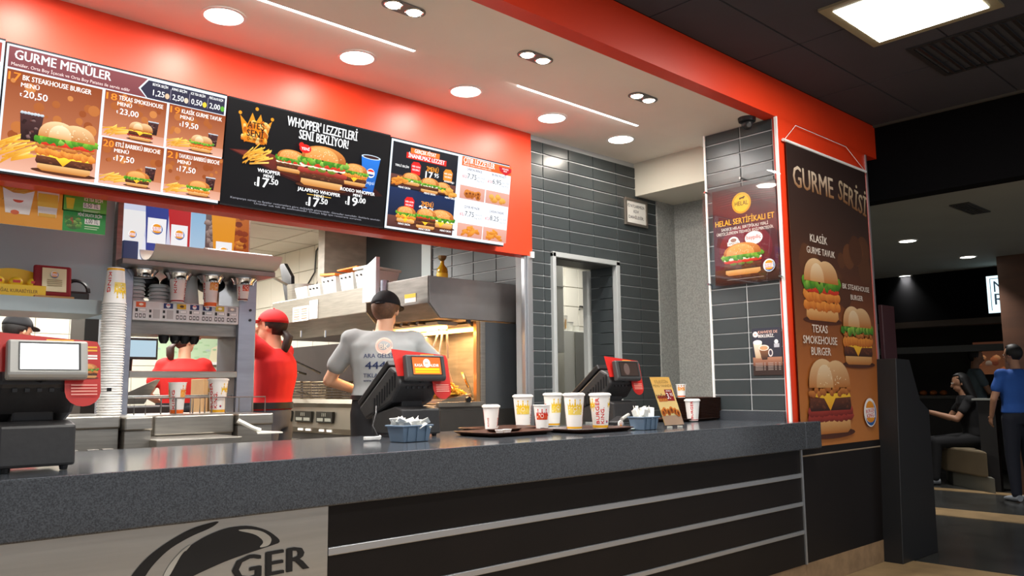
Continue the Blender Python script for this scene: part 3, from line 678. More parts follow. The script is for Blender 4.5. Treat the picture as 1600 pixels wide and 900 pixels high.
def draw3(k, W, H):
    k.rect(0, 0, W, H, '#DDE8F4'); g = .012; xm = W*.535
    k.rect(g, H*.47, xm, H-g, '#14161F'); k.rect(g, g, xm, H*.47, '#1C2C52', '#10182C')
    for y in (g, H*.485): k.rect(g, y, xm, y+H*.13, '#6A4038', '#4A2A26')
    k.rect(W*.15, H*.885, W*.38, H*.945, '#E8752A'); k.rect(W*.12, H*.82, W*.44, H*.885, '#D8281E')
    k.text('GERÇEK FİYAT', W*.265, H*.897, .03, '#FFFFFF', 'c', .04, width=W*.17); k.text('İNANILMAZ LEZZET', W*.28, H*.833, .033, '#FFFFFF', 'c', .04, width=W*.29)
    def tagp(x, y, c):
        k.poly([(x-.032,y-.03),(x+.03,y-.035),(x+.034,y+.02),(x+.018,y+.038),(x-.02,y+.036),(x-.034,y+.018)], c); k.text('HERGÜN', x, y+.008, .013, '#FFF', 'c', .02) if False else k.text('HER GÜN', x, y+.006, .013, '#FFFFFF', 'c', .02); k.text('GEÇERLİ', x, y-.012, .013, '#FFFFFF', 'c', .02)
    tagp(W*.2, H*.72, '#D8201E'); tagp(W*.46, H*.715, '#F08A2A'); tagp(W*.17, H*.31, '#D8201E')
    k.text('2MENÜ', W*.33, H*.72, .04, '#F59A2A', 'c', .03, width=.085); k.text('17', W*.305, H*.63, .062, '#FFFFFF', 'c', .04); k.text('95', W*.365, H*.665, .034, '#FFFFFF', 'c', .03)
    k.text('2MENÜ', W*.31, H*.31, .04, '#F59A2A', 'c', .03, width=.085); k.text('22', W*.28, H*.225, .062, '#FFFFFF', 'c', .04); k.text('95', W*.345, H*.255, .034, '#FFFFFF', 'c', .03)
    k.text('TEKLİ SEÇİM', W*.09, H*.705, .016, '#FFFFFF', 'c', .03); k.text('AVANTAJLI', W*.47, H*.635, .015, '#FFFFFF', 'c', .03)
    burger(k, W*.17, H*.52, .135, 'ml'); nug(k, W*.08, H*.485, .11, .08, 16, long=True); burger(k, W*.42, H*.50, .12, 'cl'); burger(k, W*.31, H*.47, .14, 'pml'); nug(k, W*.47, H*.465, .12, .07, 12)
    burger(k, W*.14, H*.085, .14, 'ckcl'); burger(k, W*.42, H*.09, .19, 'cml'); burger(k, W*.29, H*.05, .15, 'pcptl')
    for x, y in ((.1,.46),(.3,.445),(.47,.44),(.12,.055),(.28,.03),(.45,.05)): k.text('MENÜ ÜRÜN', W*x, H*y, .014, '#FFFFFF', 'c', .03)
    x0 = xm+.006; x1 = W-g
    k.rect(x0, g, x1, H-g, '#EEF3FA'); k.rect(x0, H*.865, x1, H-g, '#E0702E', '#D4622A')
    k.text('ÇITIR LEZZETLER', x0+.012, H*.905, .046, '#FFFFFF', 'l', .035, width=(x1-x0)*.62); k.text('Seçtiğin lezzet 6 adet menüye ekle', x0+.012, H*.877, .015, '#FFE8D8', 'l', .015, width=(x1-x0)*.55)
    k.poly([(x1-.105,H*.955),(x1,H*.955),(x1,H*.91),(x1-.045,H*.855),(x1-.095,H*.9)], '#C8202A'); k.text('PATATES', x1-.05, H*.925, .013, '#FFFFFF', 'c', .02); k.text('EKLE', x1-.05, H*.9, .013, '#FFFFFF', 'c', .02)
    xc = (x0+x1)/2
    for (a, b, n, p, kk) in ((x0, .475, 'ONION RINGS', '7,75', 'r'), (xc, .475, 'BK KING NUGGETS', '6,95', 'n'), (x0, g/H, 'ÇITIR PEYNİR', '7,75', 'l'), (xc, g/H, 'CHICKEN TENDERS', '8,25', 'l')):
        y = H*b; w = (x1-x0)/2; k.rect(a, y, a+w-.004, y+H*.16, '#D8A494', '#C98F80')
        nug(k, a+w*.5, y+.01, w*.7, .075, 14, kk == 'r', kk == 'l')
        k.text(n, a+w*.5, y+H*.345, .02, '#3A2A4A', 'c', .025, width=w*.6); k.text(p, a+w*.24, y+H*.25, .042, '#2A2A34', 'l', .01, width=.07); k.text("6'LI", a+w*.05, y+H*.25, .025, '#D8202A', 'l', .02)
        k.text('orta +0,25', a+w*.62, y+H*.275, .014, '#4A4A5A', 'l', .01); k.text('king +0,25', a+w*.62, y+H*.235, .014, '#4A4A5A', 'l', .01)
    k.rect(xc-.002, g, xc, H*.86, '#C8D2E0')
screen([(-6,264),(341,319),(354,150),(10,67)], 'bright menu screen with the numbered meals from 17 to 21', draw1)
screen([(345,319),(596,352),(613,214),(357,151)], 'black menu screen with a flaming crown, burgers and blue cup', draw2)
screen([(598,353),(783,385),(800,262),(615,215)], 'menu screen with two-menu offers beside a white snack list', draw3)
def draw0(k, W, H):
    k.rect(0, 0, W, H, '#DCE8F4'); k.rect(.01, .01, W-.01, H*.8, '#1C2030'); k.rect(.01, H*.83, W-.01, H-.01, '#A8433A')
screen([(-370,212),(-9,263),(7,66),(-365,-30)], 'menu screen cut off by the left edge of the photo', draw0)
# ---- halal poster under clear sheet
XP = PX0-.03
T = thing('acrylic_poster', 'dark red halal certificate poster with burger behind clear acrylic', 'poster', (PX0-.006, 2.7, 1.8))
py0, py1, pz0, pz1 = 2.925, 2.475, 1.815, 2.435
k = Ink((XP+.010, py0, pz0), (0,-1,0), (0,0,1)); W = py0-py1; H = pz1-pz0
k.rect(0, 0, W, H, '#3A1E22', '#5A1420'); k.ell(W*.5, H*.35, W*.42, H*.25, '#7A1A28', '#5A1420'); k.rect(0, 0, W, H*.16, '#5A3020', '#2A140C')
for i in range(7): k.poly([(0, H*(.80+.025*i)), (W*.5, H*(.81+.025*i)), (W, H*(.80+.02*i)), (W, H*(.81+.02*i)), (W*.4, H*(.818+.025*i))], rs.choice(['#5A3A3A','#6A3038','#4A2A30']))
k.ell(W*.47, H*.83, .068, .068, '#F0B81E', '#D89A10', 32); k.ell(W*.47, H*.83, .060, .060, '#C88A10'); k.ell(W*.47, H*.83, .057, .057, '#F2C22C')
k.text('HELAL', W*.47, H*.805, .040, '#2A1A08', 'c', .02, width=.095); k.poly([(W*.44,H*.87),(W*.44,H*.885),(W*.5,H*.89),(W*.52,H*.90),(W*.53,H*.885),(W*.51,H*.88),(W*.51,H*.865),(W*.5,H*.875),(W*.46,H*.875),(W*.455,H*.865)], '#2A1A08')
k.text('HELAL SERTİFİKALI ET', W*.5, H*.62, .052, '#F2B42C', 'c', .03, width=W*.93)
k.text('SADECE HELAL SERTİFİKALI YERLİ', W*.5, H*.565, .026, '#F4ECE4', 'c', .01, width=W*.74); k.text('ÜRETİCİLERDEN TEDARİK EDİLMEKTEDİR.', W*.5, H*.52, .026, '#F4ECE4', 'c', .01, width=W*.9)
k.ell(W*.32, H*.44, .038, .032, '#F4F0EC', a0=0, a1=PI); k.rect(W*.22, H*.40, W*.42, H*.44, '#F4F0EC'); k.text('AMASYA', W*.32, H*.41, .022, '#6A5048', 'c', .02, width=.075); k.ell(W*.32, H*.455, .022, .012, '#9A6A5A')
k.ell(W*.64, H*.45, .062, .042, '#F6F2F0', n=30); k.text('baypiliç', W*.64, H*.44, .036, '#C8202A', 'c', .02, width=.1)
burger(k, W*.45, H*.09, .29, 'pgtml'); crest(k, W*.86, H*.15, .04); k.rect(W*.2, H*.045, W*.78, H*.048, '#B8A8A0')
k.build('poster_print', prg, T)
obj('poster_back', MB().box((XP+.011, py1-.004, pz0-.004), (XP+.0135, py0+.004, pz1+.004)), mat('poster_stock', '#2A1518', .6), T)
obj('acrylic_sheet', MB().box((XP-.012, 2.425, 1.80), (XP-.008, 2.99, 2.50)), clear('acrylic', (.97,.98,.98), .97), T)
for y, z in ((2.46, 2.475), (2.70, 2.485), (2.965, 2.44), (2.46, 1.83), (2.965, 1.83)):
    obj('standoff', MB().cyl((PX0-.006, y, z), (XP-.018, y, z), .007, n=10), chrome, T, smooth=40)
# ---- coffee poster
T = thing('coffee_poster', 'small dark coffee poster with two glass cups on the tiled pillar', 'poster', (PX0-.006, 2.58, 1.24))
c0 = at(1176,513,x=PX0); c1 = at(1225,585,x=PX0); W = c0.y-c1.y; H = .289; z0 = 1.237
obj('poster_sheet', MB().box((PX0-.011, c1.y, z0), (PX0-.007, c0.y, z0+H)), mat('poster_stock', '#2A1518', .6), T)
k = Ink((PX0-.0112, c0.y, z0), (0,-1,0), (0,0,1)); k.rect(0, 0, W, H, '#2A2C3C', '#1E1E2A'); k.rect(0, 0, W, H*.2, '#2A1610'); k.rect(0, H*.2, W, H*.38, '#A8745A', '#6A3C28')
k.ell(W*.12, H*.87, .018, .018, '#F4EDE6'); k.text('BK', W*.12, H*.85, .014, '#D84A28', 'c', .03)
k.text('KAHVEYE DE', W*.22, H*.885, .024, '#D8A898', 'l', .035, width=W*.66); k.text('BEKLERİZ.', W*.22, H*.8, .026, '#F0ECEA', 'l', .035, width=W*.54)
k.poly([(W*.1,H*.36),(W*.28,H*.36),(W*.34,H*.7),(W*.03,H*.7)], '#E8DCC8', '#B89A78'); k.ell(W*.185, H*.7, W*.155, .014, '#F4F0EA')
k.poly([(W*.32,H*.33),(W*.5,H*.33),(W*.57,H*.58),(W*.22,H*.58)], '#8A5A3A', '#2A120A'); k.ell(W*.395, H*.58, W*.18, .018, '#E8D8CC'); k.ell(W*.395, H*.575, W*.14, .013, '#C8966A')
k.ell(W*.62, H*.47, W*.08, .024, '#D8D0CC'); k.ell(W*.62, H*.47, W*.05, .016, '#3A3040')
k.ell(W*.83, H*.7, .013, .013, '#F4F4F4'); k.rect(W*.75, H*.58, W*.93, H*.66, '#B8B8C0')
for j in range(5):
    for x0, x1 in ((.08,.34),(.38,.44),(.52,.7),(.75,.81),(.88,.95)): k.rect(W*x0, H*(.25-.035*j), W*x1, H*(.262-.035*j), '#A89890')
k.build('poster_print', pr, T)
# ---- framed notice on the dark tiles
T = thing('framed_notice', 'small grey-framed white notice high on the dark tile wall', 'sign', (4.75, YM+.006, 2.37))
x0, x1, z0, z1 = 4.628, 4.895, 2.373, 2.58
obj('frame', MB().box((x0, YM-.012, z0), (x1, YM+.006, z0+.02)).box((x0, YM-.012, z1-.02), (x1, YM+.006, z1)).box((x0, YM-.012, z0+.02), (x0+.02, YM+.006, z1-.02)).box((x1-.02, YM-.012, z0+.02), (x1, YM+.006, z1-.02)), mat('bronze_grey_frame', '#7E7870', .4, .6), T, bevel=.002)
obj('sheet', MB().box((x0+.018, YM-.004, z0+.018), (x1-.018, YM+.002, z1-.018)), paper, T)
k = Ink((x0, YM-.0045, z0), (1,0,0), (0,0,1))
for t, z in (('FİYATLARIMIZA', .14), ('KDV', .10), ('DAHİLDİR.', .055)): k.text(t, (x1-x0)/2, z, .032, '#3A3A40', 'c', .02, width=min(.2, .02*len(t)))
k.build('notice_print', pr, T)
# ---- hanging banner
T = thing('hanging_banner', 'tall brown hanging banner with three burgers on the red pillar', 'banner', (5.1, YP, .75))
bx0, bx1, bz0, bz1 = 4.585, 5.70, .756, 2.69
W = bx1-bx0; H = bz1-bz0
mb = MB(); n = 24
def wave(u, v): return .010*math.sin(u*9+v*2)*(v/H)**2 + .006*math.sin(v*7)
obj('cloth', MB().box((bx0, YP+.012, bz0), (bx1, YP+.016, bz1)), mat('banner_cloth', '#4A2C1C', .5), T)
k = Ink((bx0, YP+.0118, bz0), (1,0,0), (0,0,1), .00005)
for i in range(10):
    cs = ['#C8803C','#C27A38','#B86E30','#A8622A','#8A4E24','#6E3C20','#54301E','#42281C','#38241C','#34221C','#2E1E1A']
    k.k = 0; k.rect(0, H*i/10, W, H*(i+1)/10, cs[i+1], cs[i])
bokeh(k, 0, H*.45, W, H*.8, 14, ['#5E3820','#54301C','#6A4024'], .05, .11)
def arch(off): return lambda p, q: q+off*math.sin(max(0,min(1,(p)/W))*PI)
k.text('GURME', W*.06, H*.855, .20, '#E8D8C0', 'l', .03, col2='#9A6A3C', width=W*.48, rot=.0)
k.text('SERİSİ', W*.60, H*.862, .20, '#D8C4A4', 'l', .03, col2='#8A5A30', width=W*.38, rot=-.17)
k.text('KLASİK', W*.32, H*.685, .07, '#EDE4D8', 'c', .025); k.text('GURME TAVUK', W*.34, H*.645, .062, '#EDE4D8', 'c', .025, width=W*.34)
burger(k, W*.32, H*.425, .50, 'kktl', True, False)
k.text('BK STEAKHOUSE', W*.76, H*.545, .05, '#EDE4D8', 'c', .025, width=W*.36); k.text('BURGER', W*.76, H*.51, .05, '#EDE4D8', 'c', .025)
burger(k, W*.74, H*.285, .46, 'pckol', True, False)
for t, z in (('TEXAS', .385), ('SMOKEHOUSE', .348), ('BURGER', .312)): k.text(t, W*.26, H*z, .07, '#EDE4D8', 'c', .025)
burger(k, W*.34, H*.06, .60, 'bbpco', True, True); crest(k, W*.83, H*.12, .095)
k.cs = [(r*.72, g*.68, b*.66, 1) for r, g, b, a_ in k.cs]
k.build('banner_print', pr, T)
obj('bottom_rod', MB().cyl((bx0-.03, YP+.0145, bz0), (bx1+.02, YP+.0145, bz0), .010, n=10), mat('dull_rod', '#8A7A66', .5), T, smooth=40)
obj('top_rod', MB().cyl((bx0-.03, YP+.0145, bz1), (bx1+.02, YP+.0145, bz1), .010, n=10), white, T, smooth=40)
obj('cord', MB().tube([(bx0-.02, YP+.012, bz1), (4.72, YP+.012, 2.815), (5.42, YP+.012, 2.815), (bx1+.01, YP+.012, bz1)], .0022, 6), white, T)
# ---- wall socket on the speckled wall
p = at(1103,464,x=XC)
T = thing('wall_socket_box', 'small cream socket box with conduit on the speckled wall', 'socket', (XC, 3.05, 1.6))
obj('box', MB().box((XC-.04, 2.99, p.z-.06), (XC, 3.09, p.z+.06)), mat('cream_plastic', '#D8D2B4', .5), T, bevel=.004)
obj('conduit', MB().box((XC-.015, 3.03, p.z+.06), (XC, 3.045, 2.68)), mat('cream_plastic', '#D8D2B4', .5), T)
# ================================================================ BEHIND THE DOOR
pp = mat('pale_panel', '#CFCFC6', .5)
q0 = at(866,420,y=4.75); q1 = at(882,551,y=4.75)
T = thing('wall_cabinet', 'tall pale cupboard hanging at the left inside the doorway', 'cupboard', (q0.x, 4.75, q1.z))
obj('body', MB().box((3.97, 4.75, q1.z), (q1.x, 5.1, 2.6)), pp, T, bevel=.003)
obj('door_joint', MB().box((3.975, 4.745, 2.02), (q1.x-.005, 4.749, 2.03)), mat('joint_grey', '#8D8D86', .6), T)
T = thing('storage_cabinet', 'grey storage cabinet standing inside the open doorway', 'cabinet', (4.3, 4.95, FK))
a = at(881,516,y=4.9); b = at(897,516,y=4.9); c = at(925,516,y=4.9)
obj('body', MB().box((a.x, 4.9, FK), (c.x+.05, 5.25, a.z)), pp, T, bevel=.003)
obj('door', MB().box((b.x, 4.885, FK+.05), (c.x+.04, 4.899, a.z-.01)), mat('grey_cabinet_door', '#8B8B84', .5), T, bevel=.002)
cabz = a.z
cl_pl = mat('cloudy_plastic', '#D9D8CF', .3)
T = thing('plastic_container', 'cloudy plastic container with amber side on the storage cabinet', 'container', (a.x+.05, 4.98, cabz))
obj('tub', MB().lathe([(.05,0),(.058,.13),(.06,.135),(.055,.135),(.048,.01),(0,.01)], (0,0,0), 4, axis=None), cl_pl, T, world=False)
T.rotation_euler.z = PI/4
obj('label_patch', MB().box((-.045,-.045,.02), (.0,-.04,.1)), mat('amber_label', '#D8A24E', .5), T, world=False)
for i, (dx, l) in enumerate(((.16, 'round clear jar beside the cloudy container on the cabinet'), (.24, 'low white tub at the right end of the cabinet top'))):
    T = thing('plastic_jar' if i == 0 else 'low_tub', l, 'container', (a.x+dx, 5.0, cabz))
    obj('bowl', MB().lathe([(0,0),(.04,0),(.048,.05+.03*(1-i)),(.044,.05+.03*(1-i)),(.036,.006),(0,.006)], (0,0,0), 16), cl_pl, T, world=False, smooth=40)
    if i == 0: obj('lid', MB().lathe([(0,.084),(.05,.084),(.05,.078),(.04,.078)], (0,0,0), 16), mat('grey_lid', '#9D9B98', .4), T, world=False)
T = thing('wall_hook', 'black hook on the white tiles inside the doorway', 'hook', tuple(at(915,483,y=YM+1.89)))
obj('rod', MB().tube([(0,0,.02),(-.12,-.03,.02),(-.13,-.03,-.02)], .008, 6), black, T, world=False)
# ================================================================ KITCHEN LINE (fry station, hoods, fryers)
YF, XF, XR = 4.02, 3.005, 3.79
hz1 = at(668,430,y=YF).z; hz0 = at(667,473,y=YF).z; hz2 = at(686,497,y=YF).z; xch = at(687,497,y=YF).x
yp1 = at(594,470,x=XF).y
T = thing('extractor_hood', 'near steel extractor hood over the fry station', 'hood', (XF, YF, hz0))
P = [(XF,YF,hz1),(XF,YF,hz0),(xch,YF,hz2),(XR,YF,hz2),(XR,YF,hz1)]
obj('canopy', MB().prism(P, (0, yp1-YF-.01, 0)), steel_d, T, bevel=.004)
obj('front_panel', MB().prism([(XF+.006,YF-.008,hz1-.004),(XF+.006,YF-.008,hz0+.004),(xch,YF-.008,hz2+.004),(XR-.006,YF-.008,hz2+.004),(XR-.006,YF-.008,hz1-.004)], (0,.007,0)), mat('smoky_steel', '#8F8B8A', .3, .55, .25, 3), T)
obj('edge_angle', MB().box((XR-.012, YF-.012, hz2), (XR+.004, YF, hz1+.004)), steel, T)
s0 = at(640,468,x=XF)
obj('warning_sticker', MB().box((XF-.003, s0.y-.07, s0.z-.02), (XF-.0005, s0.y+.05, s0.z+.035)), paper, T, label='small white sticker with yellow top')
obj('sticker_band', MB().box((XF-.0045, s0.y-.07, s0.z+.01), (XF-.0032, s0.y+.05, s0.z+.035)), mat('yellow_band', '#E6C51E', .5), T)
filt = mat('filter_slat', '#4A4038', .4, .7)
for i in range(9): obj('filter_slat', MB().box((xch+.02, YF+.25+.09*i, hz2-.02), (xch+.3, YF+.28+.09*i, hz2-.004)), filt, T)
lamp_e = em('heat_lamp_glow', '#FFB45A', 8)
for i, (x, yy) in enumerate(((xch+.06, YF+.12), (xch+.33, YF+.12))):
    hl = thing('heat_lamp', ('left', 'right')[i]+' glowing orange heat lamp bar under the near hood', 'lamp', (x+.1, yy+.3, hz2-.05), 0, 'heat lamps')
    obj('reflector', MB().prism([(-.09,-.3,.04),(-.07,-.3,.045),(.07,-.3,.045),(.09,-.3,.04),(.07,-.3,.02),(-.07,-.3,.02)], (0,.8,0)), steel, hl, world=False)
    obj('element', MB().cyl((0,-.28,.008), (0,.48,.008), .014), lamp_e, hl, world=False)
    area('heat_lamp_light', (x+.1, yy+.35, hz2-.06), .12, .7, 15, (1,.58,.24))
# board between the hoods
T = thing('white_board', 'tall white plastic board standing between the two hoods', 'board', (XF-.02, yp1+.1, 1.6))
tz = at(583,412,x=XF).z; z_b = hz1-.12
obj('board', MB().prism([(XF-.02, yp1-.02, z_b),(XF-.02, yp1-.02, tz+.03),(XF-.02, yp1+.05, tz+.0),(XF-.02, yp1+.13, tz-.03),(XF-.02, yp1+.14, z_b)], (-.03,0,0)), mat('pale_blue_board', '#DDE8EC', .4), T)
obj('side_pipe', MB().cyl((XF-.0, yp1-.05, 1.62), (XF-.0, yp1-.05, tz-.13), .028), steel_b, T, smooth=40)
# far hood
z1 = hz1; z0 = at(579,487,x=XF).z; ye = at(426,470,x=XF).y
T = thing('extractor_hood', 'long far steel hood above the fryers carrying white tubs', 'hood', (XF, yp1+.16, z0))
P = [(XF, yp1+.17, z1),(XF, yp1+.17, z0),(XF+.12, yp1+.17, z0-.12),(XR, yp1+.17, z0-.12),(XR, yp1+.17, z1)]
HB = z0-.12
obj('canopy', MB().prism(P, (0, ye-yp1-.17, 0)), steel, T, bevel=.004)
for i, (a, b) in enumerate((((458,481),(482,500)), ((484,470),(496,497)))):
    p = at(*a, x=XF-.004); q = at(*b, x=XF-.004)
    nn = obj('notice', MB().box((XF-.006, q.y, q.z), (XF-.002, p.y, p.z)), paper, T, label=('printed notice card', 'plain white paper strip')[i])
    if i == 0:
        k = Ink((XF-.0066, p.y, q.z), (0,-1,0), (0,0,1)); W = p.y-q.y; H = p.z-q.z
        for c in range(2):
            for j in range(5): k.rect(W*(.08+.48*c), H*(.12+.16*j), W*(.44+.48*c), H*(.2+.16*j), rs.choice(['#8A6A4A','#A08A6A','#7A7A70']))
        k.build('notice_print', pr, nn)
for j in range(4):
    p = at(478+38*j, 525, x=XF+.1); obj('clip', MB().cyl((XF+.06, p.y, p.z+.04), (XF+.06, p.y, p.z-.01), .008, n=6), chrome, T)
# row of tubs on the far hood
tubw = mat('white_tub', '#E4E6E2', .4); orange = mat('orange_lid', '#E8822A', .45)
tubs = [((445,473),(469,452)), ((470,468),(484,448)), ((486,464),(511,441)), ((512,458),(541,441)), ((543,452),(574,432))]
tn = ['leftmost low white tub on the far hood', 'second low white tub on the far hood', 'third white tub on the far hood under the orange lid', 'fourth white tub on the far hood with holes in its rim', 'grey-white lidded box next to the white board']
tubs = [((455,466),(480,444)), ((480,464),(500,446)), ((500,462),(525,434)), ((528,457),(552,435)), ((552,452),(576,430))]
for i, ((a, b), (c, d)) in enumerate(tubs):
    p = at(a, b, x=XF+.06); q = at(c, d, x=XF+.06); y0 = min(p.y, q.y); y1 = max(p.y, q.y); hh = .10+(.035 if i > 1 else 0)
    if i == 0: y1 -= .04
    T = thing('plastic_tub' if i < 4 else 'lidded_box', tn[i], 'tub', (XF+.06, (y0+y1)/2, z1), 0, 'tubs on the far hood')
    w2 = (y1-y0)/2-.012; mb = MB()
    mb.bm.free(); mb.bm = bmesh.new()
    bot = [(.02,-w2*.85,0),(.24,-w2*.85,0),(.24,w2*.85,0),(.02,w2*.85,0)]; top = [(0,-w2,hh),(.27,-w2,hh),(.27,w2,hh),(0,w2,hh)]
    bv = [mb.bm.verts.new(v) for v in bot]; tv = [mb.bm.verts.new(v) for v in top]; iv = [mb.bm.verts.new((.012 if v[0] == 0 else .258, v[1]*.93, hh)) for v in top]; jv = [mb.bm.verts.new((v[0], v[1]*.9, .02)) for v in bot]
    mb.bm.faces.new(bv)
    for r0, r1 in ((bv, tv), (tv, iv), (iv, jv)):
        for n_ in range(4): mb.bm.faces.new((r0[n_], r0[(n_+1)%4], r1[(n_+1)%4], r1[n_]))
    mb.bm.faces.new(jv)
    obj('tub', mb, tubw, T, world=False, bevel=.006)
    if i in (2, 4): obj('lid', MB().box((-.01,-w2-.01,hh+.002), (.28,w2+.01,hh+.022), rot=(.08 if i == 2 else 0,.05,0)), orange if i == 2 else cl_pl, T, world=False, bevel=.006)
    if i > 0:
        for n_ in range(3): obj('rim_hole', MB().cyl((-.006,-w2*.6+w2*.6*n_,hh-.03), (.008,-w2*.6+w2*.6*n_,hh-.03), .007, n=8), black, T, world=False)
T = thing('orange_tray_lid', 'orange lid lying across the box by the white board', 'lid', tuple(at(560,433,x=XF+.2)))
T.location.z = z1+.175
obj('lid', MB().box((-.1,-.14,0), (.1,.14,.012)), orange, T, world=False, bevel=.003)
# black handled pan and pot at the far end
p = at(446,455,x=XF+.1); p.y = min(p.y, ye-.28); T = thing('black_panel_stand', 'thin black panel standing upright beyond the far hood', 'panel', (p.x, p.y+.2, 1.55))
ptop = at(442,412,x=p.x); obj('panel', MB().prism([(p.x, p.y+.25, z1),(p.x, p.y+.15, z1),(p.x, p.y+.17, ptop.z-.12),(p.x, ptop.y-.02, ptop.z),(p.x, ptop.y+.06, ptop.z)], (.03,0,0)), black, T)
T = thing('steel_pot', 'small steel pot with long handle at the far end', 'pot', tuple(at(452,462,x=XF+.2)))
T.location = (XF+.2, ye-.16, z1+.001)
obj('pot', MB().lathe([(0,0),(.13,0),(.14,.14),(.145,.14),(.135,.01)], (0,0,0), 20), steel, T, world=False, smooth=40)
obj('handle', MB().tube([(-.1,.05,.13),(-.28,.5,.36)], .012, 6), chrome, T, world=False)
# duct, cables
T = thing('exhaust_duct', 'polished steel exhaust duct rising beside the dark wall board', 'duct', (3.7, 6.1, z1))
a = at(507,400,y=6.08)
obj('duct', MB().box((a.x, 6.08, z1), (XW-.013, 6.19, 2.575)), mat('swirled_steel', '#BDB4A4', .4, .1, .3, 5, (1, 1, 3)), T, bevel=.003)
for i, pts in enumerate(([(508,372),(494,392),(492,425),(480,446),(486,462)], [(506,405),(508,418),(501,432),(495,447)])):
    T = thing('cable', ('thin loose cable hanging on the white tiles beside the duct', 'short thick cable close against the steel duct')[i], 'cable', tuple(at(*pts[-1], x=XW-.03)))
    obj('cord', MB().tube([at(*q, x=XW-.03) for q in pts], .008 if i == 0 else .014, 6), black, T)
T = thing('bottle', 'yellow-labelled oil bottle standing on the near hood', 'bottle', tuple(at(691,431,y=YF+.25)))
T.location.z = hz1
gl = mat('oil_glass', '#B0901C', .12, 0)
obj('glass', MB().lathe([(0,0),(.036,0),(.038,.08),(.034,.1),(.014,.125),(.013,.15),(0,.15)], (0,0,0), 16), gl, T, world=False, smooth=40)
obj('cap', MB().lathe([(.012,.15),(.026,.165),(.03,.185),(.0,.185)], (0,0,0), 10), mat('bag_brown', '#6E5A2A', .6), T, world=False)
obj('label_band', MB().lathe([(.0375,.02),(.0388,.022),(.0388,.065),(.0375,.067)], (0,0,0), 16), mat('yellow_label', '#E2C22A', .5), T, world=False, smooth=40)
# ---- fry station under the near hood
T = thing('fry_station', 'steel fry holding station with lit glass front', 'station', (3.4, YF, FK))
wx0 = at(640,600,y=YF).x; wx1 = at(749,560,y=YF).x; wz0 = at(720,628,y=YF).z; wz1 = hz2-.004
obj('base', MB().box((XF+.1, YF+.01, FK), (XR, YF+.8, wz0-.02)), steel_d, T, bevel=.003)
obj('front_sheet', MB().box((XF+.1, YF, FK), (XR-.01, YF+.009, wz0-.05)), mat('dull_front_steel', '#5A5754', .4, .7, .2, 3), T)
obj('sill', MB().box((XF+.08, YF-.012, wz0-.03), (wx1+.03, YF+.02, wz0)), steel, T, bevel=.002)
obj('side_panel', MB().box((wx1+.045, YF, wz0-.05), (XR-.012, YF+.012, hz2-.006)), mat('grey_side_panel', '#5E6266', .38, .6, .12, 2), T)
obj('post', MB().box((wx1+.004, YF-.01, wz0-.03), (wx1+.044, YF+.03, hz2-.006)), steel, T, bevel=.002)
obj('copper_frame', MB().box((wx1-.025, YF, wz0), (wx1+.003, YF+.03, wz1)), mat('warm_steel_frame', '#C89A6A', .3, .8), T)
obj('edge_post', MB().box((XR-.012, YF-.006, FK), (XR+.004, YF+.02, hz2-.004)), steel, T)
obj('glass', MB().box((XF+.16, YF+.012, wz0), (wx1-.025, YF+.017, wz1-.03)), clear('window_glass', (.98,.97,.95), .985), T)
obj('back_wall', MB().box((XF+.16, YF+.78, wz0), (XR-.02, YF+.8, hz2-.02)), steel_d, T)
obj('right_wall', MB().box((XR-.04, YF+.03, wz0), (XR-.014, YF+.78, hz2-.02)), steel_d, T)
obj('fry_tray', MB().prism([(XF+.16,YF+.06,wz0-.01),(wx1-.02,YF+.06,wz0-.01),(wx1-.02,YF+.06,wz0+.05),(XF+.16,YF+.06,wz0+.01)], (0,.6,0)), steel, T)
obj('divider', MB().prism([(XF+.45,YF+.1,wz0+.02),(XF+.46,YF+.1,wz0+.02),(wx1-.03,YF+.12,wz0+.19),(wx1-.04,YF+.12,wz0+.19)], (0,.02,0)), chrome, T)
obj('bin_rim', MB().box((XF+.16, YF+.5, wz0+.16), (wx1-.02, YF+.53, wz0+.18)), steel, T)
for x in (wx1-.11, wx1-.11): pass
obj('knob', MB().cyl((wx1-.11, YF-.03, wz0+.015), (wx1-.11, YF-.01, wz0+.015), .018, n=14), black, T, smooth=40)
obj('knob', MB().cyl((wx1-.11, YF-.03, wz1-.01), (wx1-.11, YF-.01, wz1-.01), .014, n=14), black, T, smooth=40)
mb = MB()
for i in range(320):
    x = XF+.2+rs.random()*(wx1-XF-.26); y = YF+.09+rs.random()*.4; z = wz0+.05+rs.random()*.05*(1+.8*math.sin(x*20)); a = rs.uniform(0, PI); L = .03; e = rs.uniform(-.5,.5)
    mb.box((x-L, y-.005, z-.005), (x+L, y+.005, z+.005), rot=(0, e, a))
f = obj('fries_heap', mb, mat('fries_yellow', '#F2B93A', .5), None); tag(f, 'heap of golden fries lying in the lit fry station', 'food'); f['kind'] = 'stuff'
hang = mat('hanging_steel', '#A89888', .3, .8)
T = thing('fry_scoop_rack', 'hanging steel rack of scoops behind the fry station glass', 'rack', (3.3, YF+.2, 1.3))
for i in range(3):
    a = at(686+6*i, 515, y=YF+.2); b = at(672+14*i, 560, y=YF+.2)
    obj('bar', MB().tube([a, b], .007, 6), hang, T)
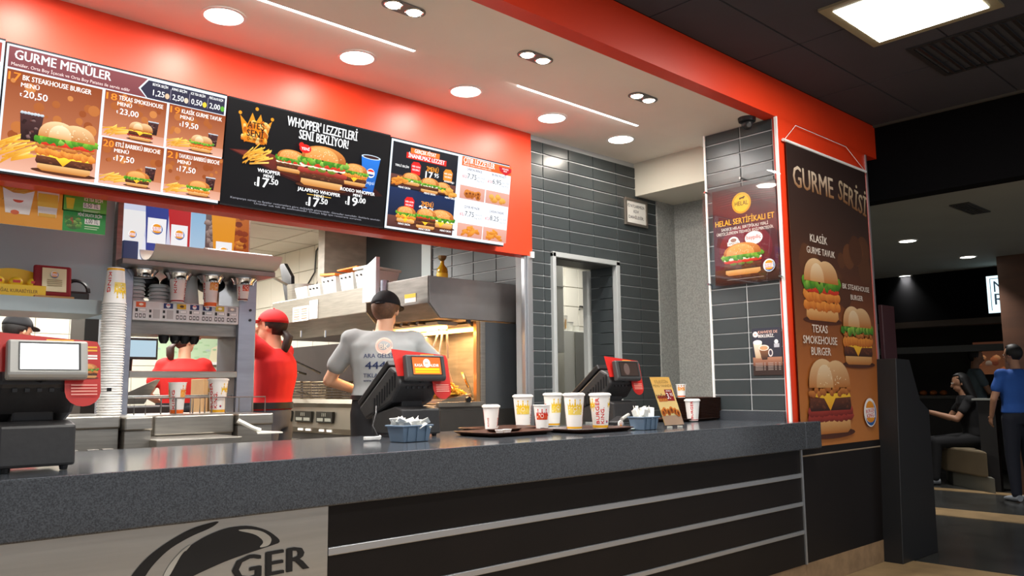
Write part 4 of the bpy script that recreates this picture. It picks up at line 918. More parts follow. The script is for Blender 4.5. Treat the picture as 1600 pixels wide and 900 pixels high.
# ---- fryers
XFR = XF+.05; ft = at(528,624,x=XFR).z; fb = at(522,679,x=XFR).z; yA = 4.86; yB = 7.4
T = thing('fryer_bank', 'row of steel deep fryers with dark control panels', 'fryer', (XFR, 5.4, FK))
obj('body', MB().box((XFR+.03, yA, FK), (XR, yB, ft-.06)), steel, T)
P = [(XFR+.02, yA, fb),(XFR, yA, fb+.04),(XFR+.02, yA, ft-.06),(XFR-.005, yA, ft-.03),(XFR+.01, yA, ft),(XFR+.12, yA, ft+.0),(XFR+.12, yA, fb)]
obj('control_front', MB().prism(P, (0, yB-yA, 0)), mat('warm_steel', '#8E887A', .4, .75, .1, 5), T)
obj('lower_front', MB().box((XFR+.028, yA, FK+.1), (XFR+.03, yB, fb)), mat('dull_front_steel', '#5A5754', .4, .7, .2, 3), T)
obj('flue_back', MB().box((XR-.1, yA, ft), (XR, 8.6, HB-.004)), mat('dark_maroon_steel', '#3F3534', .45, .3, .3, 3), T)  # backsplash of dark maroon steel, unevenly toned
dk = mat('control_black', '#24241F', .4); lc = mat('display_grey', '#8B8C80', .4)
for i, (a, b) in enumerate(((496,521), (463,488), (431,456))):
    p = at(b, 655, x=XFR); q = at(a, 655, x=XFR); zz = (ft+fb)/2+.0
    c = obj('control_panel', MB().box((XFR-.012, p.y, zz-.045), (XFR+.01, q.y, zz+.035)), dk, T)
    w2 = q.y-p.y
    for j in range(2): obj('display', MB().box((XFR-.014, p.y+w2*(.07+.48*j), zz-.035), (XFR-.012, p.y+w2*(.45+.48*j), zz-.012)), lc, c)
    for j in range(3): obj('button_mark', MB().box((XFR-.014, p.y+w2*(.4+.1*j), zz+.0), (XFR-.012, p.y+w2*(.43+.1*j), zz+.025)), lc, c)
    for j in range(2): obj('label_strip', MB().box((XFR+.0, p.y+w2*(.1+.48*j), fb+.015), (XFR+.012, p.y+w2*(.42+.48*j), fb+.03)), paper, T)
for i, px in enumerate((522, 463)): 
    p = at(px, 690, x=XFR); obj('door_handle', MB().box((XFR+.0, p.y, p.z), (XFR+.028, p.y+.16, p.z+.02)), steel, T, bevel=.003)
wire = mat('basket_wire', '#8B7A5E', .35, .8)
def basket(px0, px1, py1, label, hp0, hp1):
    p = at(px0, py1, x=XFR+.22); q = at(px1, py1, x=XFR+.22); y0, y1 = min(p.y, q.y), max(p.y, q.y); z0 = ft-.02; z1 = at((px0+px1)/2, 597, x=XFR+.22).z
    T = thing('fry_basket', label, 'basket', (XFR+.3, (y0+y1)/2, z0), 0, 'fry baskets on the fryers')
    x0, x1 = XFR+.16, XFR+.44; mb = MB()
    obj('rim', MB().tube([(x0,y0,z1),(x1,y0,z1),(x1,y1,z1),(x0,y1,z1),(x0,y0,z1)], .006, 6), wire, T)
    mb = MB(); N = 9
    for i in range(N+1):
        y = y0+(y1-y0)*i/N; mb.tube([(x0,y,z1),(x0+.01,y,z0),(x1-.01,y,z0),(x1,y,z1)], .0022, 4)
    for i in range(7):
        z = z0+(z1-z0)*i/7; mb.tube([(x0,y0,z),(x1,y0,z),(x1,y1,z),(x0,y1,z),(x0,y0,z)], .0022, 4)
    m = obj('mesh', mb, wire, T); m['kind'] = 'stuff'
    obj('handle', MB().tube([at(*hp0, x=XFR+.16), at(*hp1, x=XFR-.12)], .009, 6), chrome, T)
basket(497, 520, 612, 'nearest brass-coloured fry basket left of the man in grey', (500,583), (455,562))
basket(463, 480, 614, 'second fry basket, near the woman in red', (478,585), (437,573))
basket(484, 496, 614, 'small fry basket between the two larger ones', (481,615), (452,610))
# ================================================================ SODA MACHINE
YD = 4.65
S = lambda px, py: at(px, py, y=YD)
bc_z = S(200,649).z
T = thing('soda_machine', 'tall steel soda dispenser with cup images on its light box', 'soda machine', (2.1, YD, bc_z))
xl0 = S(178,560).x; xl1 = S(203,560).x; xr0 = S(371,560).x; xr1 = S(398,560).x; zs_ = S(190,418).z
zh1 = S(205,468).z; zh0 = S(205,500).z; zg = S(205,520).z
obj('left_column', MB().box((xl0, YD, bc_z), (xl1, YD+.3, zs_)), steel_b, T, bevel=.003)
obj('right_column', MB().box((xr0, YD, bc_z), (xr1, YD+.3, zs_)), steel_b, T, bevel=.003)
for z in (zh1-.02, zh1-.08): obj('screw', MB().cyl((xr0+.07, YD-.006, z), (xr0+.07, YD+.004, z), .008, n=10), black, T)
obj('header', MB().box((xl1, YD+.02, zh0), (xr0, YD+.28, zh1)), steel, T)
obj('header_lower_lip', MB().box((xl1, YD+.03, zg), (xr0, YD+.28, zh0)), steel_d, T)  # lip of darker steel set back below the header
k = Ink((xl1, YD-.001, zh0), (1,0,0), (0,0,1)); W = xr0-xl1; H = zh1-zh0
hp = obj('button_panel', MB().box((xl1+.002, YD, zh0+.002), (xr0-.002, YD+.02, zh1-.004)), mat('pale_button_panel', '#DDDFE0', .4), T, bevel=.003)
cl = ['#E8622A','#D8D8D8','#182A6A','#E0B020','#182A6A','#182A6A','#D8C040','#A8A8A8']
for i in range(8):
    x = W*(.03+.122*i); 
    k.rect(x, H*.66, x+W*.085, H*.92, cl[i])
    if i in (2,4,5): k.ell(x+W*.042, H*.8, .012, .012, '#F0F0F0'); k.ell(x+W*.042, H*.82, .010, .006, '#D82020', a0=0, a1=PI)
    elif i != 1: k.ell(x+W*.045, H*.8, .012, .007, '#F8F0E0' if i != 3 else '#4A2A10')
    if i in (1,2):
        k.rect(x-W*.005, H*.42, x+W*.015, H*.56, '#202020'); k.rect(x-W*.005, H*.16, x+W*.015, H*.3, '#202020'); k.rect(x+W*.03, H*.14, x+W*.09, H*.58, '#B8B8B8')
    else:
        k.rect(x-W*.005, H*.44, x+W*.018, H*.6, '#202020'); k.rect(x+W*.03, H*.46, x+W*.09, H*.6, '#909090'); k.rect(x+W*.033, H*.475, x+W*.087, H*.585, '#F4F4F4')
        for j in range(3): k.rect(x+W*(-.005+.034*j), H*.14, x+W*(.018+.034*j), H*.34, '#202020'); k.rect(x+W*(.0+.034*j), H*.18, x+W*(.013+.034*j), H*.30, '#E8E8E8')
k.build('button_print', pr, hp)
for px in (184, 207) and (270, 288, 303, 318):
    p = S(px, 524); obj('nozzle', MB().lathe([(.022,.05),(.03,.03),(.028,0),(.016,-.02),(0,-.02)], (p.x, YD+.14, zg-.025), 14), black, T, smooth=40)
zm1 = S(285,580).z; zm0 = S(285,590).z
obj('middle_shelf', MB().box((xl1, YD+.0, zm0), (xr0, YD+.12, zm1)), steel, T, bevel=.003)
obj('inner_side', MB().box((xr0-.006, YD+.02, bc_z), (xr0-.001, YD+.28, zg)), mat('dark_inner_side', '#5E6066', .4, .5), T)
obj('drip_tray', MB().box((xl1-.02, YD-.15, bc_z-.02), (xr0, YD+.3, bc_z)), steel, T, bevel=.003)
# upper shelf with cup rings and light box
zt0 = S(200,424).z
obj('upper_shelf', MB().box((xl0-.03, YD-.16, zs_), (xr1+.04, YD+.42, zs_+.03)), steel_d, T, bevel=.003)
lx0 = S(188,360).x; lx1 = S(413,360).x; lz0 = zs_+.03; lz1 = S(200,300).z
lb = obj('light_box', MB().box((lx0, YD+.2, lz0), (lx1, YD+.42, lz1)), steel, T)
k = Ink((lx0+.01, YD+.198, lz0), (1,0,0), (0,0,1)); W = lx1-lx0-.02; H = lz1-lz0
k.rect(0, 0, W, H, '#C6CEE4', '#D8D4E6')
k.ell(W*.14, H*.3, W*.1, H*.35, '#E4E6F0'); k.rect(W*.55, 0, W*.66, H, '#86B4D6', '#B6CFE2'); k.rect(W*.66, 0, W*.73, H, '#6A5A58', '#4A3C3A')
for i in range(26): blob(k, W*.69+rs.uniform(-.03,.03)*W, rs.random()*H, .02, .02, '#B09A90', '#4A3A38', 7)
k.rect(W*.73, 0, W, H, '#B8621E', '#8A3A16')
for i in range(40): blob(k, W*(.75+.25*rs.random()), rs.random()*H, .025, .02, rs.choice(['#E0802A','#8A3414','#F2A03A','#6A2410']), '#7A2E10', 7)
def pc(x0, x1, xb0, xb1, y1, c, lab=None, y0=0):
    k.poly([(W*xb0, H*y0), (W*xb1, H*y0), (W*x1, H*y1), (W*x0, H*y1)], c)
    if lab:
        a, b, c_, d = lab; k.rect(W*a, H*b, W*c_, H*d, '#F2F2F4'); crest(k, W*(a+c_)/2, H*((b+d)/2+.03), W*(c_-a)*.34, False)
pc(.06, .24, .11, .19, .86, '#E8E8E8'); crest(k, W*.14, H*.5, W*.03, False)
pc(.22, .39, .24, .36, 1.0, '#22408C', (.24, .40, .37, .78)); pc(.38, .545, .42, .54, .96, '#B8242A', (.405, .36, .525, .72)); pc(.70, .89, .735, .87, .95, '#E0921E', (.74, .16, .865, .54))
k.build('cup_picture', vprint('lightbox_print', .3, .75), lb)
blue = mat('blue_plastic', '#3E68A8', .4)
bxp = S(193,400); obj('blue_holder', MB().box((bxp.x-.02, YD-.05, lz0), (bxp.x+.06, YD+.15, S(200,378).z)), blue, T, bevel=.004)
# lid trough
gx0 = S(218,400).x; gx1 = S(411,420).x; gz = lz0+.0
P = [(gx0, YD-.12+.13*math.cos(a), lz0+.085+.085*math.sin(a)) for a in [PI*1.02+PI*.96*i/12 for i in range(13)]]
Q = [(gx0, YD-.12+.122*math.cos(a), lz0+.085+.077*math.sin(a)) for a in [PI*1.98-PI*.96*i/12 for i in range(13)]]
obj('lid_trough', MB().prism(P+Q, (gx1-gx0, 0, 0)), mat('pale_trough', '#D8D4C8', .4, .1), T, smooth=40)
rings = []
for px, py in ((222,419), (277,424), (328,428), (378,432)):
    p = S(px, py); rings.append(p.x); zr = zs_-.002
    obj('cup_ring', MB().lathe([(.05,-.04),(.058,-.045),(.062,-.03),(.078,-.01),(.078,0),(.05,0)], (p.x, YD-.02, zr), 24), chrome, T, smooth=30)
for px, py in ((243,435), (295,440), (350,440)):
    p = S(px, py); obj('valve_body', MB().ball((p.x, YD+.2, p.z), .09, 14, 0, (1,.8,.6)).cyl((p.x, YD+.2, p.z-.09), (p.x, YD+.2, p.z), .04), black, T, smooth=50)
# stack of lids lying on their side in the trough
ld = mat('lid_white', '#EEEFED', .35)
lidm = MB().lathe([(0,.006),(.038,.006),(.042,.009),(.047,.009),(.049,0),(.046,0),(.040,.003),(0,.003)], (0,0,0), 20).mesh('lid', ld, 40)
ORD = ['%d%s' % (q, {1:'st',2:'nd',3:'rd'}.get(q if q < 20 else q % 10, 'th')) for q in range(60)]
for i in range(34):
    x = S(306,400).x+.012+i*(gx1-S(306,400).x-.02)/34
    o = bpy.data.objects.new('cup_lid', lidm); C.objects.link(o); o.location = (x, YD-.12, lz0+.06); o.rotation_euler = (0, PI/2, 0)
    tag(o, '%s white plastic lid from the left in the row lying in the trough' % ORD[i+1], 'lid', 'lids in the trough')
# lid stacks on the header
grl = mat('grey_lid_plastic', '#DDE2E2', .35)
lidg = MB().lathe([(0,.02),(.045,.02),(.05,.016),(.055,.006),(.058,0),(.054,0),(.048,.012),(0,.012)], (0,0,0), 20).mesh('lid', grl, 40)
for px, n, l in ((219, 6, 'left'), (258, 5, 'second'), (284, 4, 'third')):
    x = S(px, 460).x
    for i in range(n):
        o = bpy.data.objects.new('cup_lid', lidg); C.objects.link(o); o.location = (x, YD+.1, zh1+.001+i*.021)
        tag(o, 'grey plastic lid, %s from the bottom of the %s stack on the soda machine' % (ORD[i+1], l), 'lid', 'lids in the %s stack' % l)
T = thing('funnel_cup', 'grey upturned plastic cup behind the dispensed orange-banded cup', 'cup', (S(308,460).x, YD+.14, zh1+.001))
obj('cup', MB().lathe([(.062,0),(.064,.004),(.045,.19),(0,.19)], (0,0,0), 20), grl, T, world=False, smooth=40)
# wire cup racks on drip tray
wr = mat('wire_steel', '#9A9A98', .3, .9)
for i, (x0, x1, l) in enumerate(((.06,.38,'left low wire cup rack on the drip tray'), (.42,.74,'right low wire cup rack on the drip tray'))):
    T = thing('wire_rack', l, 'rack', (xl1+x0, YD-.08, bc_z)); a, b = xl1+x0, xl1+x1
    obj('top_rail', MB().tube([(a,YD-.1,bc_z),(a,YD-.1,bc_z+.09),(b,YD-.1,bc_z+.09),(b,YD-.1,bc_z)], .004, 6), wr, T)
    obj('back_rail', MB().tube([(a-.02,YD+.02,bc_z),(a-.02,YD+.02,bc_z+.09),(b-.02,YD+.02,bc_z+.09),(b-.02,YD+.02,bc_z)], .004, 6), wr, T)
    for j in range(3): obj('upright', MB().cyl((a+(b-a)*(j+1)/4, YD-.1, bc_z), (a+(b-a)*(j+1)/4, YD-.1, bc_z+.09), .004, n=6), wr, T)
T = thing('wire_rail', 'thin steel rail across the opening of the soda machine', 'rail', (2.0, YD+.06, bc_z)); zr = S(280,619).z
obj('rail', MB().cyl((xl1, YD+.06, zr), (xr0-.0, YD+.06, zr), .006, n=6), wr, T)
# ================================================================ BACK COUNTER UNITS
YB = 4.02
_last = [None]
def unit(px0, px1, py, label, fy, lip=.06, doors=(), extra=None):
    a = at(px0, py, y=fy); b = at(px1, py, y=fy); z = (a.z+b.z)/2
    if _last[0]: a.x = max(a.x, _last[0]+.006)
    _last[0] = b.x
    T = thing('steel_counter_unit', label, 'counter', ((a.x+b.x)/2, fy, FK), 0, None)
    obj('body', MB().box((a.x+.004, fy+.012, FK+.1), (b.x-.004, min(fy+.7, YD-.16), z-lip)), steel, T, bevel=.003)
    obj('top', MB().box((a.x, fy, z-lip), (b.x, min(fy+.7, YD-.16), z)), steel, T, bevel=.008)
    obj('foot', MB().box((a.x+.03, fy+.06, FK), (b.x-.03, fy+.6, FK+.1)), black, T)
    for d0, d1 in doors:
        xa = a.x+(b.x-a.x)*d0; xb = a.x+(b.x-a.x)*d1
        obj('door', MB().box((xa, fy-.002, FK+.15), (xb, fy+.011, z-lip-.09)), steel_d, T, bevel=.003)
    return T, z, a, b
U1, zU, _, _ = unit(-60, 189, 652, 'left steel counter unit under the tall cup stack', YB, .06, ((.3,.5),(.52,.72),(.78,.86),(.88,.96)))
unit(191, 240, 651, 'narrow steel counter unit between cup stack and soda machine', YB-.04, .065)
T, zD, _, _ = unit(242, 366, 648, 'steel drip counter unit in front of the soda machine', YB+.2, .10)
a = at(242, 688, y=YB-.1); b = at(376, 684, y=YB-.1)
obj('low_shelf', MB().box((a.x, YB-.12, a.z-.06), (b.x, YB+.2, a.z)), steel, T, bevel=.004)
unit(368, 428, 646, 'small steel counter unit right of the soda machine', YB+.16, .06)
T = thing('ice_scoop', 'clear plastic scoop lying on the low steel shelf', 'scoop', tuple(at(385,690,y=YB-.0)))
T.location.z = a.z+.004
obj('handle', MB().tube([(-.05,.0,.07),(.02,-.02,.03),(.06,-.03,.015)], .012, 8), cl_pl, T, world=False, smooth=40)
obj('blade', MB().prism([(.03,-.06,0),(.16,-.08,0),(.18,-.02,.0),(.05,.02,.01)], (0,0,.006)), cl_pl, T, world=False)
# ================================================================ LEFT PASS-THROUGH
YL = 4.25
pz = at(100,466,y=YL).z; xs1 = at(160,470,y=YL).x
T = thing('pass_shelf', 'pale steel pass-through shelf with tall grey back sheet', 'shelf', (0.6, YL, pz))
shz = pz
obj('shelf', MB().box((-2.3, YL, at(100,489,y=YL).z), (xs1, YL+.36, pz)), mat('pale_blue_shelf', '#AEBBBE', .45), T, bevel=.003)
bx = at(176,400,y=YL+.38).x
obj('back_sheet', MB().box((-2.3, YL+.38, pz-.06), (bx, YL+.40, 2.57)), mat('grey_blue_sheet', '#A9C0C8', .5), T)
obj('side_post', MB().box((bx+.002, YL+.33, FK), (bx+.03, YL+.42, 2.57)), steel_d, T)
# price posters hanging from the bulkhead
YQ = YM+.16
def hpost(name, label, pa, pb, pc_, W_=None, draw=None):
    a = at(*pa, y=YQ); b = at(*pb, y=YQ); c = at(*pc_, y=YQ); z0 = (a.z+b.z)/2; x0, x1 = a.x, b.x; z1 = c.z
    T = thing(name, label, 'poster', ((x0+x1)/2, YQ, z0))
    obj('board', MB().box((x0, YQ, z0), (x1, YQ+.006, z1)), paper, T)
    k = Ink((x0, YQ-.0005, z0), (1,0,0), (0,0,1)); draw(k, x1-x0, z1-z0); k.build('poster_print', pr, T); return T
def dor(k, W, H):
    k.rect(0, 0, W, H, '#F2A628', '#F0A020'); x = W-.175
    fries(k, x-.005, H*.50, .11, .07, 24); k.poly([(x-.045,.05),(x+.045,.05),(x+.06,H*.70),(x+.02,H*.62),(x-.02,H*.62),(x-.06,H*.70)], '#FFFFFF', '#F2EDE6'); k.ell(x, .11, .02, .012, '#D84A28', a0=PI, a1=2*PI); k.ell(x-.01, .055, .016, .01, '#E0602A')
    x = W-.062; k.poly([(x-.035,.05),(x+.035,.05),(x+.045,H*.82),(x-.045,H*.82)], '#F8F6F2', '#E8E4E0'); k.rect(x-.04, H*.42, x+.04, H*.68, '#F0C03A'); k.rect(x-.045, H*.78, x+.045, H*.83, '#3A2A2A'); k.rect(x-.034,.05,x+.034,.065,'#E8B030')
    k.rect(W-.31, .12, W-.25, .17, '#FFFFFF'); k.text('1,25', W-.305, .13, .03, '#303030', 'l', .02)
hpost('price_poster', 'orange price poster with fries and cup below the menu', (-70,343), (97,358), (20,270), None, dor)
def dg1(k, W, H):
    k.rect(0, 0, W, H, '#5FAF3A'); k.poly([(W*.1,.01),(W*.24,.01),(W*.27,H*.55),(W*.07,H*.55)], '#E8D028', '#D0B818'); k.text('ICE TEA SEÇİM', W*.48, H*.5, .022, '#FFFFFF', 'l', .03, width=W*.42); k.rect(W*.46, H*.2, W*.85, H*.42, '#F4F4EC'); k.text('0,50 TL', W*.48, H*.24, .028, '#303030', 'l', .02, width=W*.33); k.rect(W*.46, H*.1, W*.85, H*.12, '#D8F0C8'); k.rect(W*.46, H*.05, W*.8, H*.07, '#D8F0C8')
def dg2(k, W, H):
    k.rect(0, 0, W, H, '#249A3E'); k.ell(W*.24, H*.42, W*.18, H*.32, '#3A6A2A'); 
    for i in range(26): blob(k, W*(.24+rs.uniform(-.14,.14)), H*(.45+rs.uniform(-.2,.22)), .012, .010, rs.choice(['#7AC04A','#3F8A2A','#A8D060','#C83A2A']), '#2A6A1A', 7)
    k.text('MİNİ SALATA SEÇİM', W*.34, H*.78, .02, '#FFFFFF', 'l', .03, width=W*.56); k.rect(W*.5, H*.42, W*.86, H*.68, '#F4F4EC'); k.text('2,00 TL', W*.52, H*.47, .03, '#303030', 'l', .02, width=W*.3); k.rect(W*.5, H*.28, W*.84, H*.32, '#D8F0C8'); k.rect(W*.5, H*.18, W*.8, H*.22, '#D8F0C8')
hpost('price_poster', 'light green iced tea price poster above the dark green one', (97,329), (166,336), (130,295), None, dg1)
hpost('price_poster', 'dark green small salad price poster, lowest of the posters', (97,360), (164,367), (130,331), None, dg2)
# things on the pass shelf
p = at(28,466,y=YL+.12)
yel = mat('yellow_card', '#EFC41E', .45)
T = thing('tea_box', 'yellow display box of tea packets on the pass shelf', 'box', (p.x, YL+.12, pz))
obj('box', MB().box((-.14,-.05,0), (.105,.05,.06)), yel, T, world=False, bevel=.003)
P = [(-.14,.035,.06)]+[(-.14+.245*i/8,.035,.12+.025*math.sin(PI*i/8)) for i in range(9)]+[(.105,.035,.06)]
obj('back_card', MB().prism(P, (0,.008,0)), yel, T, world=False)
for i in range(3):
    b = obj('packet', MB().ball((-.09+.075*i, -.01, .075), .03, 14, 0, (1,.6,.8)), mat('yellow_packet', '#F4D030', .35), T, world=False, smooth=60)
    obj('packet_mark', MB().box((-.105+.075*i,-.0305,.07), (-.075+.075*i,-.028,.082)), mat('red_mark', '#C8362A', .5), b, world=False)
k = Ink((-.14,-.0506,0), (1,0,0), (0,0,1)); k.text('DOĞAL KURABİYELER', .12, .022, .022, '#7A4A10', 'c', .02, width=.18); k.build('box_print', pr, T, world=False)
p = at(81,468,y=YL+.1)
T = thing('award_plaque', 'dark red plaque with a cream certificate on the pass shelf', 'plaque', (p.x, YL+.1, pz))
obj('foot', MB().box((-.085,-.05,0), (.085,.03,.014)), mat('tan_wood', '#B8864A', .5), T, world=False, bevel=.002)
obj('backing', MB().box((-.085,-.01,.015), (.08,.01,.165), rot=(-.12,0,0)), mat('wine_velvet', '#8A1620', .7), T, world=False, bevel=.01)
obj('plate', MB().box((-.05,-.016,.035), (.055,-.012,.15), rot=(-.12,0,0), piv=(0,0,.09)), mat('cream_plate', '#E4D8AC', .35), T, world=False)
k = Ink((-.05,-.0285,.035), (1,0,0), Vector((0,.119,.993)))
crest(k, .052, .085, .018, False)
for j in range(4): k.rect(.02, .03+.009*j, .085, .033+.009*j, '#8A7A50')
k.build('plate_print', pr, T, world=False)
p = at(122,468,y=YL+.12)
T = thing('cable_bundle', 'black bundle of cables and adapter on the pass shelf', 'cables', (p.x, YL+.14, pz))
obj('adapter', MB().box((-.07,-.03,0), (.05,.04,.05)), black, T, world=False, bevel=.012)
for i in range(3): obj('cord', MB().tube([(-.06+.05*math.cos(t)*(1+.2*i)+.05, .02*i-.02, .05+.05*math.sin(t)*(1+.1*i)) for t in [PI*j/10 for j in range(11)]], .006, 6), black, T, world=False, smooth=60)
# ================================================================ BACK OF THE KITCHEN
T = thing('prep_table', 'long steel prep table at the back of the kitchen', 'table', (0.9, 7.0, FK))
obj('top', MB().box((-1.5, 6.9, 1.02), (2.0, 7.7, 1.06)), steel, T, bevel=.003)
obj('shelf', MB().box((-1.5, 7.0, 1.42), (1.9, 7.4, 1.45)), steel, T)
for i, x in enumerate((-1.4, .25, 1.85)):
    obj('leg', MB().box((x, 6.95, FK), (x+.05, 7.0, 1.42)), steel, T); obj('leg', MB().box((x, 7.6, FK), (x+.05, 7.65, 1.02)), steel, T)
cb = mat('cardboard', '#A8814E', .8, 0, .15, 10)
for i in range(6): tag(obj('cardboard_tray', MB().box((.30+.25*i, 7.03, 1.451), (.50+.25*i, 7.35, 1.50)), cb, bevel=.004), 'flat brown carton in the row on the far prep shelf', 'carton', 'cartons on the prep shelf')
T = thing('dark_cabinet', 'tall dark cabinet behind the cup stack', 'cabinet', (1.4, 5.2, FK))
a = at(133,500,y=5.2); b = at(168,500,y=5.2)
obj('body', MB().box((a.x, 5.2, FK), (b.x+.06, 5.5, at(140,488,y=5.2).z)), mat('cabinet_dark', '#3A3430', .5, .3), T, bevel=.004)
# monitor seen through the machine
p0 = at(200,560,y=6.6); a = at(196,531,y=6.6); b = at(246,562,y=6.6)
T = thing('order_monitor', 'flat order monitor with pale screen behind the soda machine', 'monitor', ((a.x+b.x)/2, 6.6, b.z))
obj('housing', MB().box((a.x-.08, 6.6, b.z-.0), (b.x, 6.64, a.z+.02)), bez, T, bevel=.003)
obj('display', MB().box((a.x-.06, 6.597, b.z+.02), (b.x-.015, 6.6, a.z+.0)), mat('monitor_glow', '#101010', .3, emit='#B4D2E2', es=.75), T)
obj('arm', MB().tube([(b.x-.2, 6.62, b.z), (b.x-.18, 6.7, b.z-.12), (b.x-.26, 8.7, b.z-.15)], .02, 8), black, T)
# map poster and brown bags
a = at(246,526,y=8.78); b = at(346,566,y=8.78)
T = thing('wall_map', 'pale green wall map behind the woman in the apron', 'map', ((a.x+b.x)/2, 8.78, b.z))
obj('sheet', MB().box((a.x, 8.77, b.z), (b.x+.3, 8.79, a.z+.12)), mat('map_board', '#C8D2BE', .6), T)
k = Ink((a.x, 8.768, b.z), (1,0,0), (0,0,1)); W = b.x-a.x+.3; H = a.z-b.z+.12; k.rect(0, 0, W, H, '#B4CFAE')
k.poly([(W*.55,0),(W*.95,0),(W*.95,H*.5),(W*.8,H*.35),(W*.7,H*.55),(W*.58,H*.4)], '#D6D2B4')
for i in range(60): blob(k, rs.random()*W, rs.random()*H, .03, .012, rs.choice(['#9CC49A','#C4DABC','#A8B8C8','#8FB88C','#D8D8B8']), '#A8C8A0', 7, .5)
k.build('map_print', pr, T)
obj('ledge', MB().box((a.x, 8.74, b.z-.03), (b.x+.3, 8.79, b.z)), white, T)
for i in range(4):
    a = at(316+12*i, 650, y=6.3); b = at(326+12*i, 592, y=6.3)
    o = obj('paper_bag', MB().box((a.x, 6.3, zU-.1), (b.x, 6.55, b.z)), mat('kraft_paper', '#A8845A', .8, 0, .1, 10), bevel=.004); tag(o, 'brown paper bag in the row right of the apron woman', 'bag', 'standing paper bags')
T = thing('bag_table', 'steel table under the standing paper bags', 'table', (2.3, 6.4, FK))
obj('top', MB().box((2.35, 6.27, zU-.15), (3.0, 6.6, zU-.102)), steel, T)
for x in (2.37, 2.93): obj('leg', MB().box((x, 6.25, FK), (x+.05, 6.3, zU-.15)), steel, T)
a = at(205,590,y=6.5)
T = thing('side_table', 'small steel table under the black kitchen unit', 'table', (1.9, 6.5, FK))
obj('top', MB().box((a.x-.2, 6.25, zU-.15), (a.x+.3, 6.72, zU-.102)), steel, T)
for x in (a.x-.18, a.x+.24): obj('leg', MB().box((x, 6.3, FK), (x+.04, 6.34, zU-.15)), steel, T)
T = thing('black_equipment', 'black flat kitchen unit on the steel table below the monitor', 'appliance', (a.x+.05, 6.5, zU-.1))
obj('body', MB().box((-.2,-.2,0), (.2,.2,.10)), black, T, world=False, bevel=.01)
obj('lid', MB().prism([(-.2,.2,.11),(.12,.2,.11),(.2,.1,.3),(.17,.1,.3)], (0,.01,0)), steel, T, world=False)
